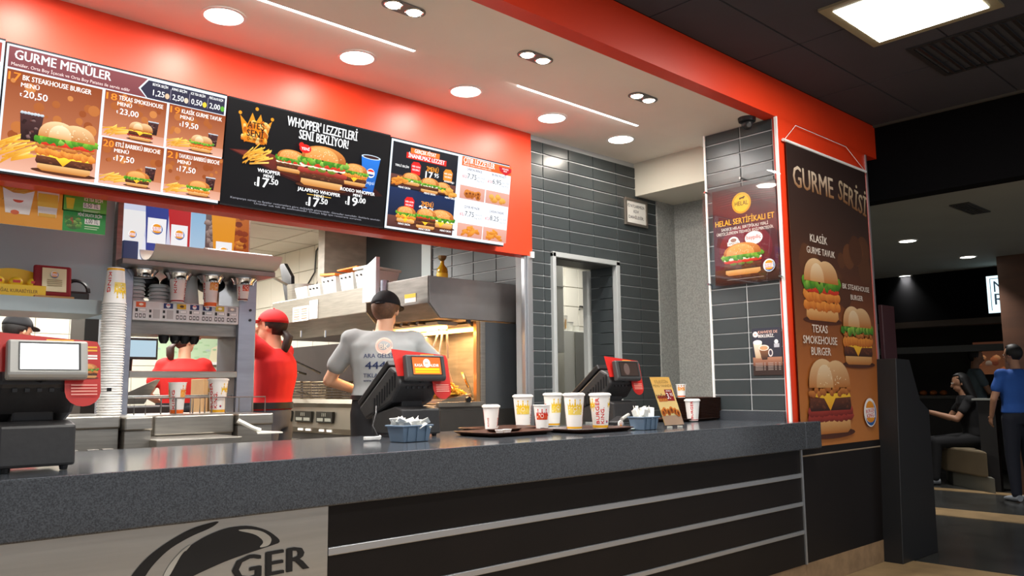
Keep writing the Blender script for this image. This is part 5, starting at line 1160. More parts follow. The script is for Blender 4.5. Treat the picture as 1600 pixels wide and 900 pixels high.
# ================================================================ CUPS
cupw = mat('cup_paper', '#F4F2EE', .45); redk = '#D5281E'
def make_cup(rt, h, style, label, loc, rz=0, lid=True, name='paper_cup', group=None, cat='cup'):
    rb = rt*.72; T = thing(name, label, cat, loc, rz, group)
    obj('cup_body', MB().lathe([(0,.004),(rb-.004,.004),(rb-.002,0),(rb,0),(rt,h-.004),(rt+.003,h-.004),(rt+.003,h),(rt-.003,h),(rb-.003,.008),(0,.008)], (0,0,0), 28), cupw, T, world=False, smooth=40)
    if lid: obj('lid', MB().lathe([(rt+.001,h-.006),(rt+.005,h-.006),(rt+.005,h+.002),(rt+.001,h+.004),(rt-.006,h+.008),(rt-.010,h+.004),(0,h+.004)], (0,0,0), 28), white, T, world=False, smooth=30)
    k = Ink((0,0,0), (1,0,0), (0,0,1), .00004)
    def fn(u, v, d):                      # u: angle, v: height
        r = rb+(rt-rb)*v/h+.0006+d; return Vector((r*math.sin(u), -r*math.cos(u), v))
    k.fn = fn
    def band(z0, z1, c, n=28):
        k.k += 1
        for i in range(n):
            a = 2*PI*i/n; b = 2*PI*(i+1)/n; k.k -= 1; k.poly([(a,z0),(b,z0),(b,z1),(a,z1)], c)
    def crowns(c1, c2, z0, z1, centres, wid=.85):
        for c in centres:
            if c2: 
                n = 6
                for i in range(n): k.poly([(c-wid+2*wid*i/n, z0),(c-wid+2*wid*(i+1)/n, z0),(c-wid+2*wid*(i+1)/n, z0+(z1-z0)*.45),(c-wid+2*wid*i/n, z0+(z1-z0)*.45)], c2); k.k -= 1
                k.k += 1
            for q in (-.55, 0, .55):
                k.poly([(c+q-.26,z0+(z1-z0)*.3),(c+q+.26,z0+(z1-z0)*.3),(c+q+.3,z0+(z1-z0)*.72),(c+q+.12,z0+(z1-z0)*.55),(c+q,z1-(z1-z0)*.12*abs(q)*2),(c+q-.12,z0+(z1-z0)*.55),(c+q-.3,z0+(z1-z0)*.72)], c1)
                k.ell(c+q, z1-(z1-z0)*.1, .08, .005, c1, n=8)
            for i in range(16): k.ell(c+rs.uniform(-wid,wid), z0+rs.uniform(.05,.5)*(z1-z0), .06, .004, rs.choice([c1, '#FFF6DC', c2 or c1]), n=6)
            k.ell(c, z0+(z1-z0)*.35, .22, .010, '#FFF2E0'); k.ell(c, z0+(z1-z0)*.35, .17, .007, c1)
    def vert(t, c, z0, z1, size, col):    # text running up the cup
        vs, fs, w = glyphs(t, .012); sc = (z1-z0)/w
        for e in (-.06, 0, .06):
            b = len(k.vs)
            for x, y in vs: k.vs.append(fn(c-(y+e*.6)*size/rt*1.0, z0+x*sc, .0006+.0001*e)); k.cs.append(lin(col))
            for f in fs: k.fs.append(tuple(b+i for i in f))
    if style == 'king':
        band(.004, h*.10, '#F0B429')
        for c in (0, PI): vert('BURGER', c-.28, h*.14, h*.90, rt*.55, redk); vert('KING.', c+.28, h*.14, h*.62, rt*.55, redk); k.ell(c+.72, h*.2, .13, .007, '#1A3A8A'); k.ell(c+.72, h*.212, .1, .004, '#D82A20')
        crowns('#EFC22C', None, h*.5, h*.9, (PI/2, -PI/2))
    elif style == 'yellow':
        band(.004, h*.08, '#F0B429'); crowns('#EFC62E', '#F4D867', h*.42, h*.88, (0, PI)); 
        for c in (PI/2, -PI/2): vert('KING', c, h*.14, h*.7, rt*.5, redk)
        vert('afiyet olsun', 1.15, h*.25, h*.75, rt*.14, '#9A8A70')
    elif style == 'orange':
        band(.004, h*.14, '#EE6A1E'); crowns('#F0942A', '#F2B25A', h*.52, h*.92, (0, PI)); vert('KING', -PI/2, h*.16, h*.75, rt*.5, redk)
    elif style == 'red':
        band(h*.02, h*.08, '#7A2A1A'); crowns('#D8341E', '#E2552E', h*.42, h*.85, (0, PI)); vert('KING', -1.3, h*.1, h*.6, rt*.5, redk)
    elif style == 'plain':
        for c in (-.95, 1.9): vert('BURGER', c-.25, h*.2, h*.85, rt*.5, redk)
        for c in (-.4, 1.2): vert('KING', c+.1, h*.12, h*.5, rt*.35, '#C85A50')
    elif style == 'ked':
        band(.004, h*.07, '#A81E26'); vert('BURGER', .72, h*.1, h*.95, rt*.5, redk); vert('KING.', -.85, h*.3, h*.95, rt*.5, redk)
    k.build('cup_print', prg, T, world=False); return T
# on the soda machine
zt_ = bc_z+.001
a = at(277,640,y=YD-.07); make_cup(.047, .175, 'orange', 'white cup with orange base band on the drip tray', (a.x, YD-.06, zt_), .9, False)
a = at(343,640,y=YD-.07); make_cup(.055, .19, 'king', 'large white cup with yellow base band on the drip tray', (a.x, YD-.04, zt_), -.75, True)
for i, (x, st, rt, hh, l) in enumerate(((rings[1], 'ked', .048, .17, 'upright white cup with dark red base held in the soda machine'), (rings[2], 'orange', .046, .185, 'cup with orange crowns held in the soda machine'), (rings[3], 'red', .040, .135, 'small cup with red crowns held in the soda machine'))):
    make_cup(rt, hh, st, l, (x, YD-.02, zs_-.005-hh), .35, False)
# tall nested stack of cups
p = at(171,651,y=YB+.12); q = at(180,418,y=YB+.12)
zst = zU+.001; hs = q.z-zst; n = 44; ch = .175; step = (hs-ch)/(n-1)
base = make_cup(.052, ch, 'yellow', 'topmost cup of the tall upside-down stack, its crown print showing', (p.x+.002, YB+.14, zst+step*(n-1)+ch), .55, False, 'stacked_cup')
base.rotation_euler = (PI, 0, .5)
ring_cup = MB().lathe([(0,.004),(.036,.004),(.037,0),(.0485,ch-.007),(.0545,ch-.005),(.0545,ch),(.048,ch),(.035,.008),(0,.008)], (0,0,0), 24).mesh('cup_body', cupw, 40)
for i in range(n-1):
    o = bpy.data.objects.new('stacked_cup', ring_cup); C.objects.link(o); o.location = (p.x+.002+.0015*math.sin(i*1.7), YB+.14, zst+step*i+ch); o.rotation_euler = (PI, 0, 0)
    tag(o, 'upside-down white paper cup, %s from the bottom of the tall stack' % ORD[i+1], 'cup', 'cups nested in the tall stack')
0 and obj('gold_rim_band', MB().lathe([(.0515,ch-.022),(.0535,ch-.021),(.0545,ch-.004),(.0525,ch-.004)], (0,0,0), 24), mat('gold_band', '#E8A824', .4), base, world=False, smooth=40)
# ================================================================ TRAYS AND CUPS ON THE COUNTER
def rrect(w, d, r, z, n=5):
    P = []
    for cx, cy, a0 in ((w/2-r,d/2-r,0),(-w/2+r,d/2-r,PI/2),(-w/2+r,-d/2+r,PI),(w/2-r,-d/2+r,1.5*PI)):
        P += [(cx+r*math.cos(a0+PI/2*i/n), cy+r*math.sin(a0+PI/2*i/n), z) for i in range(n+1)]
    return P
def tray_mesh(w=.40, d=.29, h=.018):
    mb = MB(); R = [rrect(w-.06,d-.06,.03,0), rrect(w,d,.045,h), rrect(w+.008,d+.008,.048,h), rrect(w+.004,d+.004,.048,h-.004), rrect(w-.055,d-.055,.03,-.0)]
    R = [rrect(w-.05,d-.05,.03,0), rrect(w+.006,d+.006,.048,h-.002), rrect(w+.008,d+.008,.048,h+.001), rrect(w,d,.045,h+.001), rrect(w-.05,d-.05,.03,.004)]
    V = [[mb.bm.verts.new(p) for p in r] for r in R]
    for a, b in zip(V, V[1:]):
        for i in range(len(a)): mb.bm.faces.new((a[i], a[(i+1)%len(a)], b[(i+1)%len(b)], b[i]))
    mb.bm.faces.new(V[0][::-1]); mb.bm.faces.new(V[-1]); return mb
trm = tray_mesh().mesh('tray', brown, 40)
def tray(x, y, z, rz, label, group=None):
    o = bpy.data.objects.new('serving_tray', trm); C.objects.link(o); o.location = (x, y, z); o.rotation_euler.z = rz
    return tag(o, label, 'tray', group)
zc = ZT+.001
t1 = at(820,681,z=ZT); t2 = at(950,676,z=ZT)
tray(t1.x-.0, t1.y+.14, zc, .02, 'front brown tray carrying the small crown cup'); 
tray(t2.x+.02, t2.y+.15, zc, -.02, 'brown tray carrying the large red-lettered cup')
t3 = at(738,673,z=ZT); tray(t3.x+.08, min(t3.y+.2, 3.06), zc+.0, .03, 'back left brown tray beside the cash register')
t4 = at(1085,660,z=ZT); tray(t4.x+.10, t4.y+.20, zc, 0, 'single brown tray under the cup beside the tray stack')
def cup_at(pxl, pxr, pyt, pyb, **k):
    px = (pxl+pxr)/2; p = at(px, pyb, z=ZT+.006); return p
def put(pxl, pxr, pyt, pyb, style, label, rz, h=None, lid=True):
    p = cup_at(pxl, pxr, pyt, pyb)
    if p.y > 3.14: p = Vector((p.x*3.14/p.y, 3.14, p.z))
    dep = (RW.transposed() @ (p-EYE)).z
    rt = (pxr-pxl)/2*dep/FPX-.005; hh = (pyb-pyt)*dep/FPX-.006
    return make_cup(rt, hh, style, label, (p.x, p.y+rt*.6, ZT+.006), rz, lid)
put(758,787,629,666.5,'plain','white cup with red side lettering, leftmost on the trays',-.75)
put(807,840,615,665.5,'yellow','tall cup with yellow crowns left of the small crown cup',-.75)
put(838,867,631,672.5,'red','small open cup with red-orange crowns on the front tray',-.75,lid=False)
put(854.6,886,613.5,664,'yellow','tall yellow-crown cup half hidden behind the small cup',-.1)
put(887,922.4,615,671,'yellow','tall yellow-crown cup left of the red-lettered cup',-.7)
put(928,963.5,615,669.5,'king','largest cup with red vertical lettering and yellow base',-.68)
put(1075.7,1101,624,657.5,'ked','lone cup on the single tray near the tray stack',-1.6)
ts = at(1128,657,z=ZT); tx, ty = ts.x+.02, ts.y+.20
for i in range(14): tray(tx+.002*math.sin(i*2), ty, zc+i*.0095, .0, 'brown tray, %s from the bottom of the pile by the tiled pillar' % ORD[i+1], 'trays piled by the pillar')
p = at(1071,632,y=ty+.05); make_cup(.032, .085, 'orange', 'small cup standing on the left edge of the tray pile', (tx-.13, ty+.02, zc+13*.0095+.019), -.9, False)
# small tubs and slips on the trays
sau = MB().lathe([(0,.002),(.016,0),(.021,.014),(.023,.015),(.018,.015),(.014,.004),(0,.004)], (0,0,0), 14).mesh('sauce_cup', white, 40)
for px, py, l in ((744,669,'small white sauce cup on the back left tray'), (785,677,'left white sauce cup on the front tray'), (797,676,'right white sauce cup on the front tray')):
    p = at(px, py, z=ZT+.006); o = bpy.data.objects.new('sauce_cup', sau); C.objects.link(o); o.location = (p.x, min(p.y+.02, 3.16), ZT+.006); tag(o, l, 'cup')
for px, py, a, l in ((733,671,.2,'white paper slip on the back left tray'), (822,678,.1,'white paper slip beside the small crown cup'), (922,668,-.2,'white napkin between the two tall cups'), (992,670,.4,'white paper slip right of the large cup')):
    p = at(px, py, z=ZT+.006); o = obj('paper_slip', MB().box((-.035,-.02,0), (.035,.02,.0015)), paper); o.location = (p.x, min(p.y+.02, 3.16), ZT+.0065); o.rotation_euler.z = a; tag(o, l, 'paper')
# sachet bins
binm = mat('blue_grey_bin', '#5D7186', .45)
def bin_(label, loc, rz, w=.15, d=.11, h=.075, seed=1, tall=0):
    T = thing('sachet_bin', label, 'bin', loc, rz); mb = MB(); w2, d2 = w/2, d/2
    rings_ = [(.82,0),(.97,h*.9),(1.06,h*.9),(1.06,h),(.93,h),(.78,.006)]
    V = [[mb.bm.verts.new((x*w2*s_, y*d2*s_, z)) for x, y in ((-1,-1),(1,-1),(1,1),(-1,1))] for s_, z in rings_]
    for a, b in zip(V, V[1:]):
        for i in range(4): mb.bm.faces.new((a[i], a[(i+1)%4], b[(i+1)%4], b[i]))
    mb.bm.faces.new(V[0][::-1]); mb.bm.faces.new(V[-1])
    obj('bin', mb, binm, T, world=False, bevel=.003)
    for i in range(3):
        x = -w*.3+w*.3*i; obj('rib', MB().prism([(x-.004,-d2*.84,.004),(x+.004,-d2*.84,.004),(x+.004,-d2*1.0,h*.88),(x-.004,-d2*1.0,h*.88)], (0,-.005,0)), binm, T, world=False)
    r = random.Random(seed)
    for i in range(22):
        x = r.uniform(-.36,.36)*w; y = r.uniform(-.36,.36)*d; z = h*.55+r.uniform(0,.028); 
        if tall: me = MB().box((-.012,-.001,-.03), (.012,.001,.045))
        else: me = MB().box((-.028,-.001,-.018), (.028,.001,.018)) 
        o = obj('sachet', me, paper); o.location = Vector(loc)+Matrix.Rotation(rz,3,'Z')@Vector((x,y,z+(.012 if tall else .02)))
        o.rotation_euler = (r.uniform(-.5,.5), r.uniform(-.5,.5), r.uniform(-1.5,1.5)) if tall else (r.uniform(.2,1.3), r.uniform(-.5,.5), r.uniform(-1.5,1.5))
        tag(o, 'white paper sachet among those filling the '+label, 'sachet', 'sachets in the '+label)
    return T
p = at(652,691,z=ZT); bin_('blue-grey bin in front of the middle register', (p.x, p.y+.055, zc), .05, .155, .11, .068, 1)
p = at(1020,672,z=ZT); bin_('blue-grey bin beside the leaning price card', (p.x, p.y+.055, zc), 0, .125, .10, .065, 2, 1)
p = at(2,737,z=ZT); bin_('blue-grey bin cut by the left photo edge', (p.x-.035, p.y+.055, zc), .0, .13, .11, .095, 3)
# leaning price card in clear stand
p = at(1062,668,z=ZT)
T = thing('price_card_stand', 'leaning yellow onion ring price card in a clear stand', 'sign', (p.x, p.y+.05, zc))
wd = .165; V = Vector((0, .30, .954)).normalized(); V = Vector((-.30, .12, .95)).normalized(); U = Vector((1,0,0)); nn = U.cross(V).normalized()
O = Vector((-wd/2,-.02,.012)); Hc = .265
def slab(o, U_, w_, V_, h_, t): return MB().prism([o, o+U_*w_, o+U_*w_+V_*h_, o+V_*h_], -nn*t)
obj('card', slab(O+nn*.0, U, wd, V, Hc, .002), mat('card_stock', '#E8C06A', .5), T, world=False)
obj('clear_front', slab(O+nn*.004-U*.004, U, wd+.008, V, .085, .0015), clear('acrylic', (.97,.98,.98), .97), T, world=False)
obj('clear_foot', MB().box((-wd/2-.004,-.04,.006), (wd/2+.004,.03,.010)), clear('acrylic', (.97,.98,.98), .97), T, world=False)
for x in (-.045, .045): obj('foot_pad', MB().lathe([(0,0),(.014,0),(.014,.006),(0,.006)], (x,-.02,0), 14), cl_pl, T, world=False, smooth=40)
k = Ink(O+nn*.0006, U, V); W, H = wd, Hc
k.rect(0, 0, W, H, '#EDB656', '#F8E6A8'); k.rect(0, 0, W, H*.2, '#C8A48A')
k.text('DİLEDİĞİN', W*.5, H*.87, .022, '#7A4A1A', 'c', .006); k.text('MENÜ YANINDA', W*.5, H*.79, .021, '#7A4A1A', 'c', .006)
k.rect(W*.52, H*.5, W*.92, H*.74, '#9A1E1A'); k.text('SADECE', W*.72, H*.695, .012, '#FFFFFF', 'c', .02); k.text('3.', W*.56, H*.545, .048, '#FFFFFF', 'l', .03); k.text('95', W*.74, H*.6, .026, '#FFFFFF', 'l', .02)
k.rect(W*.08, H*.49, W*.52, H*.61, '#B8401E'); k.text('SOĞAN', W*.3, H*.56, .028, '#3A1A0C', 'c', .03); k.text('HALKASI', W*.3, H*.5, .020, '#E8B04A', 'c', .02)
for x, y in ((.2,.3),(.38,.27),(.56,.31),(.74,.28),(.86,.24),(.1,.26)): k.ell(W*x, H*y, .017, .02, '#E8862A', '#B85A14'); k.ell(W*x, H*y, .008, .011, '#7A3008')
k.build('card_print', pr, T, world=False)
# ================================================================ CASH REGISTERS
def pos(label, loc, w, screen_kind, s=1.0, rz=0, dz=0, bz=('display_bezel', '#4A4A4A')):
    T = thing('cash_register', label, 'cash register', loc, rz)
    X = w/2
    obj('base', MB().prism([(-X,-.05,.012),(-X,.20,.012),(-X,.20,.10),(-X,.02,.135),(-X,-.04,.125)], (w,0,0)), charcoal, T, world=False, bevel=.008)
    for x in (-X+.025, X-.025): obj('foot', MB().lathe([(0,0),(.01,0),(.012,.012),(0,.012)], (x,-.03,0), 10), black, T, world=False)
    obj('neck', MB().prism([(-X*.55,.03,.13),(-X*.55,.15,.11),(-X*.55,.13,.24),(-X*.55,.02,.22)], (w*.55,0,0)), black, T, world=False, bevel=.006)
    # touch terminal: a thick slab leaning toward the staff side
    P = [(-X*1.08,.03,.155),(-X*1.08,-.035,.235),(-X*1.08,-.015,.285),(-X*1.08,.05,.315),(-X*1.08,.30,.125),(-X*1.08,.24,.075)]
    tm = obj('terminal', MB().prism(P, (w*1.08,0,0)), charcoal, T, world=False, bevel=.012)
    for i in range(9): obj('vent_rib', MB().box((-X*1.08-.004, -.0+.02*i, .22-.014*i), (-X*1.08, .008+.02*i, .285-.014*i)), black, tm, world=False)
    for i in range(9): obj('rear_rib', MB().box((-X*.7+.03*i,-.031+.0,.215), (-X*.7+.03*i+.012,-.026,.225)), black, tm, world=False)
    obj('staff_screen', MB().prism([(-X*1.0,.062,.318),(-X*1.0,.306,.132),(-X*1.0,.325,.155),(-X*1.0,.08,.345)], (w,0,0)), black, T, world=False, bevel=.006)
    # customer display
    V = Vector((0,.20,.98)).normalized(); n = Vector((1,0,0)).cross(V).normalized(); dw = .235*s; dh = .115*s; O = Vector((-dw/2+.01,-.075,.262+dz))
    M = MB().prism([O, O+V*dh, O+V*dh-n*.028, O-n*.034-V*.01, O-V*.012-n*.01], (dw,0,0))
    dp = obj('customer_display', M, mat(bz[0], bz[1], .35, .3), T, world=False, bevel=.007)
    k = Ink(O+n*.0012, (1,0,0), V)
    k.rect(dw*.13, dh*.12, dw*.9, dh*.93, '#0A0A0A'); a, b, c, d = dw*.15, dh*.15, dw*.87, dh*.88
    if screen_kind == 'white': k.rect(a, b, c, d, '#FFFFFF'); m = vprint('display_white', .3, 1.6)
    elif screen_kind == 'closed':
        k.rect(a, b, c, d, '#F2641C', '#F07A22'); k.ell((a+c)/2, d-.026, .02, .02, '#FFF4E4'); k.text('BK', (a+c)/2, d-.032, .016, '#E07028', 'c', .02)
        k.text('KASA KAPALIDIR', (a+c)/2, b+.035, .018, '#FFFFFF', 'c', .03, width=(c-a)*.86); k.rect(a+.01, b+.018, c-.01, b+.028, '#F7D800'); k.rect(a+.01, b+.006, c-.01, b+.015, '#F7C800'); m = vprint('display_orange', .3, 1.1)
    else:
        k.rect(a, b, c, d, '#4A3830'); k.ell((a+c)/2-.02, (b+d)/2, .026, .034, '#8A7068'); m = vprint('display_dim', .3, .5)
    k.build('display_image', m, dp, world=False)
    obj('display_arm', MB().tube([(0,.0,.25), (0,-.045,.262+dz)], .018, 8), black, T, world=False)
    # red leaflet card behind the display
    q = O-n*.036; P = [q+V*(dh*1.30)+Vector((-.05*s,0,0)), q+V*(dh*.15)+Vector((-.03*s,0,0)), q+V*.02+Vector((dw*.74,0,0)), q-V*(dh*.35)+Vector((dw*.74,0,0))]
    cx = dw*.74+.055*s; P += [q-V*(dh*.42)+Vector((cx+.055*s*math.cos(a), 0, 0))+V*(.05*s*math.sin(a)) for a in [PI+PI*i/8 for i in range(9)]]
    P += [q+V*(dh*.9)+Vector((dw*.74+.11*s,0,0)), q+V*(dh*1.08)+Vector((dw*.74+.10*s,0,0))]
    lf_ = obj('leaflet_card', MB().prism(P, -n*.002), mat('red_card', '#C2221C', .4), T, world=False, label='glossy red leaflet card')
    k = Ink(q+n*.0006, (1,0,0), V); xr = dw*.74+.055*s
    if screen_kind == 'white':
        for j, (z, c) in enumerate(((dh*.88,'#F0B43A'),(dh*.78,'#F0B43A'),(dh*.62,'#FFFFFF'),(dh*.54,'#FFFFFF'))): k.rect(xr-.035*s, z, xr+.045*s, z+.006*s, c)
        burger(k, xr+.012*s, -dh*.02, .07*s, 'pkl')
    for j in range(4): k.rect(xr-.038*s, -dh*(.22+.09*j)-.004, xr+.042*s, -dh*(.22+.09*j), '#F0A89A')
    k.rect(dw*.5, dh*1.06, dw*.85, dh*1.10, '#F0B43A')
    k.build('leaflet_print', pr, lf_, world=False)
    return T
p = at(68,738,z=ZT); pos('left cash register with blank white customer display', (p.x-.012, p.y+.07, zc), .19, 'white', .85, 0, .0, ('silver_bezel', '#A9A8A4'))
p = at(660,684,z=ZT); pos('middle cash register with orange customer display', (p.x+.015, p.y+.07, zc), .21, 'closed', .92)
p = at(1000,664,z=ZT); pos('right cash register with dim display behind the price card', (p.x+.02, p.y+.16, zc), .21, 'dim', .92)
# cable coil, card reader clutter
p = at(588,690,z=ZT)
T = thing('cable_coil', 'small coil of white and black cable on the counter', 'cable', (p.x, p.y+.03, zc))
obj('white_cord', MB().tube([(.035*math.cos(t), .03*math.sin(t), .006+.001*t) for t in [i*.5 for i in range(26)]], .004, 6), white, T, world=False, smooth=60)
obj('black_cord', MB().tube([(.03,.0,.01),(.02,.03,.06),(.05,.05,.11),(.07,.08,.14)], .004, 6), black, T, world=False, smooth=60)
p = at(985,667,z=ZT)
T = thing('card_reader', 'black card reader with pale grip beside the right register', 'card reader', (p.x, p.y+.08, zc), .4)
obj('body', MB().prism([(-.09,-.03,.01),(.06,-.03,.03),(.06,-.03,.055),(-.09,-.03,.03)], (0,.06,0)), black, T, world=False, bevel=.006)
obj('grip', MB().tube([(-.06,-.035,.04),(.07,-.035,.06)], .010, 8), mat('pale_grip', '#A8A8A4', .4), T, world=False, smooth=40)
p = at(977,668,z=ZT)
T = thing('badge', 'round white badge with red crest on the counter', 'badge', (p.x, p.y+.03, zc))
obj('disc', MB().cyl((0,0,.018), (0,.004,.0185), .020, n=20), white, T, world=False, smooth=40)
k = Ink((-.02,-.0006,0), (1,0,0), (0,0,1)); crest(k, .02, .0185, .018); k.build('badge_print', pr, T, world=False)
T = thing('teal_box', 'tiny teal box beside the sachet bin near the right register', 'box', tuple(at(1003,664,z=ZT)))
T.location.y += .05; T.location.z = zc
obj('box', MB().box((-.012,-.01,0), (.012,.01,.03)), mat('teal', '#2E9A8A', .5), T, world=False, bevel=.002)
# ================================================================ BEYOND THE PILLAR
T = thing('kiosk', 'dark free-standing kiosk with slanted head beside the banner', 'kiosk', (6.0, 2.4, 0))
kd = mat('kiosk_black', '#121214', .45); ky0 = 2.30; kx0 = 5.80; kx1 = 6.26
A = lambda px, py: at(px, py, y=ky0)
pk = [A(1411,876), A(1466,860), A(1452,641), A(1438,625), A(1421,562), A(1400,560)]
pk[0].z = 0; pk[1].z = 0
obj('body', MB().prism(pk, (0,.16,0)), kd, T, bevel=.004)
pz_ = at(1384,757,x=5.86).z
obj('head_panel', MB().box((5.955, 2.48, .3), (6.17, 2.51, at(1380,476,x=5.96).z)), mat('wine_panel', '#3A1C20', .4), T, bevel=.004)
p = at(1381,597,x=5.80)
neo = em('blue_neon', '#3A66FF', 3)
T2 = thing('neon_mark', 'small blue neon loop on the kiosk side', 'neon sign', (5.845, p.y, p.z))
T2.location.y = 2.66; p = at(1384,597,y=2.46); T2.location = p
obj('tube', MB().tube([(.03*math.cos(t),0,.055*math.sin(t)) for t in [PI*2*i/16 for i in range(17)]], .007, 6), neo, T2, world=False, smooth=60)
# lit sign
a = at(1540,432,x=10.68); b = at(1567,492,x=10.68)
T = thing('lit_shop_sign', 'glowing white shop sign cut by the brown column', 'sign', (10.7, b.y, b.z))
sy0 = a.y; sz0 = b.z+.03; sz1 = a.z-.0
obj('box', MB().box((10.69, sy0-.75, sz0), (10.739, sy0, sz1)), bez, T)
k = Ink((10.688, sy0, sz0), (0,-1,0), (0,0,1)); W = .75; H = sz1-sz0; k.rect(0, 0, W, H, '#D6F2FA'); k.rect(.035, .03, .043, H-.03, '#2A3A48'); k.rect(.035, H-.038, W-.03, H-.03, '#2A3A48')
k.text('NORA', .07, H*.56, .2, '#22303C', 'l', .004) if False else k.text('NO', .075, H*.56, .19, '#22303C', 'l', .004, width=.27); k.text('RA', .075, H*.22, .19, '#22303C', 'l', .004, width=.27)
k.build('sign_face', vprint('sign_glow', .4, 1.2), T)
# food counter of the shop, bench, dark divider
T = thing('shop_counter', 'dark shop counter with small snack display far behind', 'counter', (12.0, 4.6, 0))
obj('body', MB().box((11.6, 3.9, 0), (12.2, 6.3, .98)), mat('dark_counter', '#151210', .6), T)
obj('top', MB().box((11.55, 3.85, .98), (12.25, 6.4, 1.02)), mat('dull_top', '#3A3732', .4), T)
for i in range(9):
    q = obj('snack', MB().ball((0,0,0), .05, 10, 0, (1,1,.7)), mat('snack_orange', '#A85C22', .6), smooth=60); q.location = (11.75, 4.15+.13*i, 1.055); tag(q, 'orange snack in the row on the far shop counter', 'food', 'snacks on the shop counter')
for i in range(2):
    q = obj('squeeze_bottle', MB().lathe([(0,0),(.03,0),(.03,.1),(.01,.13),(.004,.17),(0,.17)], (0,0,0), 12), white, smooth=40); q.location = (11.85, 4.95+.13*i, 1.021); tag(q, 'pale squeeze bottle on the far shop counter', 'bottle', 'squeeze bottles')
T = thing('lit_display', 'dim lit food picture panel above the shop counter', 'panel', (12.5, 3.3, 1.3))
k = Ink((12.55, 4.0, 1.3), (0,-1,0), (0,0,1)); k.rect(0, 0, 1.3, .45, '#4A2A1C', '#6A4028')
for i in range(40): blob(k, rs.uniform(.05,1.25), rs.uniform(.05,.4), .05, .04, rs.choice(['#A8603A','#C88A5A','#6A3020','#8A7A6A']), '#4A2414', 8)
obj('panel', MB().box((12.56, 2.7, 1.3), (12.597, 4.0, 1.75)), black, T); k.build('display_image', vprint('food_panel_glow', .4, .5), T)
bd = mat('bench_beige', '#6E604A', .7, 0, .1, 4)
a = at(1478,735,y=3.4); 
T = thing('bench', 'beige upholstered block bench on a pale base', 'bench', (9.9, 3.5, 0))
a = at(1490,757,z=0); b = at(1556,772,z=0)
obj('base', MB().prism([(a.x,a.y,0),(b.x,b.y,0),(b.x+.5,b.y+.25,0),(a.x+.5,a.y+.25,0)], (0,0,.16)), mat('bench_base_grey', '#6A685E', .7), T)
obj('seat', MB().prism([(a.x-.02,a.y+.1,.16),(b.x+.02,b.y+.06,.16),(b.x+.5,b.y+.32,.16),(a.x+.5,a.y+.38,.16)], (0,0,.28)), bd, T, bevel=.02)
T = thing('divider', 'dark divider panel with pale cap next to the bench', 'divider', (9.6, 3.0, 0))
a = at(1534,762,z=0)
a = at(1546,768,z=0); ztp = (RW.transposed() @ (a-EYE)).z
obj('panel', MB().box((a.x+.0, a.y-.12, 0), (a.x+.08, a.y+.05, .99)), mat('divider_dark', '#14100F', .6), T)
obj('cap', MB().box((a.x-.03, a.y-.14, .99), (a.x+.1, a.y+.1, 1.01)), mat('divider_cap', '#8A8A84', .5), T)
# ================================================================ PEOPLE
def limb(mb, pts, rads):
    for (a, ra), (b, rb) in zip(zip(pts, rads), list(zip(pts, rads))[1:]):
        mb.cyl(a, b, ra, rb, 14)
    for p, r in zip(pts, rads): mb.ball(p, r, 14)
def remesh(o, vox, it=4):
    r = o.modifiers.new('surface', 'REMESH'); r.mode = 'VOXEL'; r.voxel_size = vox; r.use_smooth_shade = True
    s = o.modifiers.new('smooth', 'SMOOTH'); s.factor = .5; s.iterations = it
def hand(mb, wrist, d, side, palm_n, s=1.0, curl=.5):
    # wrist point, direction of the hand, side: direction of the thumb, palm normal
    d = Vector(d).normalized(); n = Vector(palm_n); n = (n-d*n.dot(d)).normalized(); t = n.cross(d).normalized()
    if t.dot(Vector(side)) < 0: t = -t
    w = Vector(wrist)
    for q in (-.026, -.009, .009, .026): mb.cyl(w, w+(d*.088+t*q)*s, .016*s, .012*s, 8)
    for q, L in ((.030,.068),(.011,.078),(-.009,.073),(-.028,.056)):
        p = w+(d*.085+t*q)*s; dd = d.copy()
        for j, f in enumerate((.42,.33,.25)):
            dd = (dd*math.cos(curl*.7)+n*math.sin(curl*.7)).normalized(); e = p+dd*L*f*s; mb.cyl(p, e, .0088*s, .0078*s, 8); mb.ball(e, .008*s, 8); p = e
    p = w+(d*.025+t*.026)*s; dd = (d*.7+t*.75+n*.2).normalized()
    for L in (.036,.028): e = p+dd*L*s; mb.cyl(p, e, .0115*s, .0095*s, 8); mb.ball(e, .0095*s, 8); p = e; dd = (dd+d*.5+n*.2).normalized()
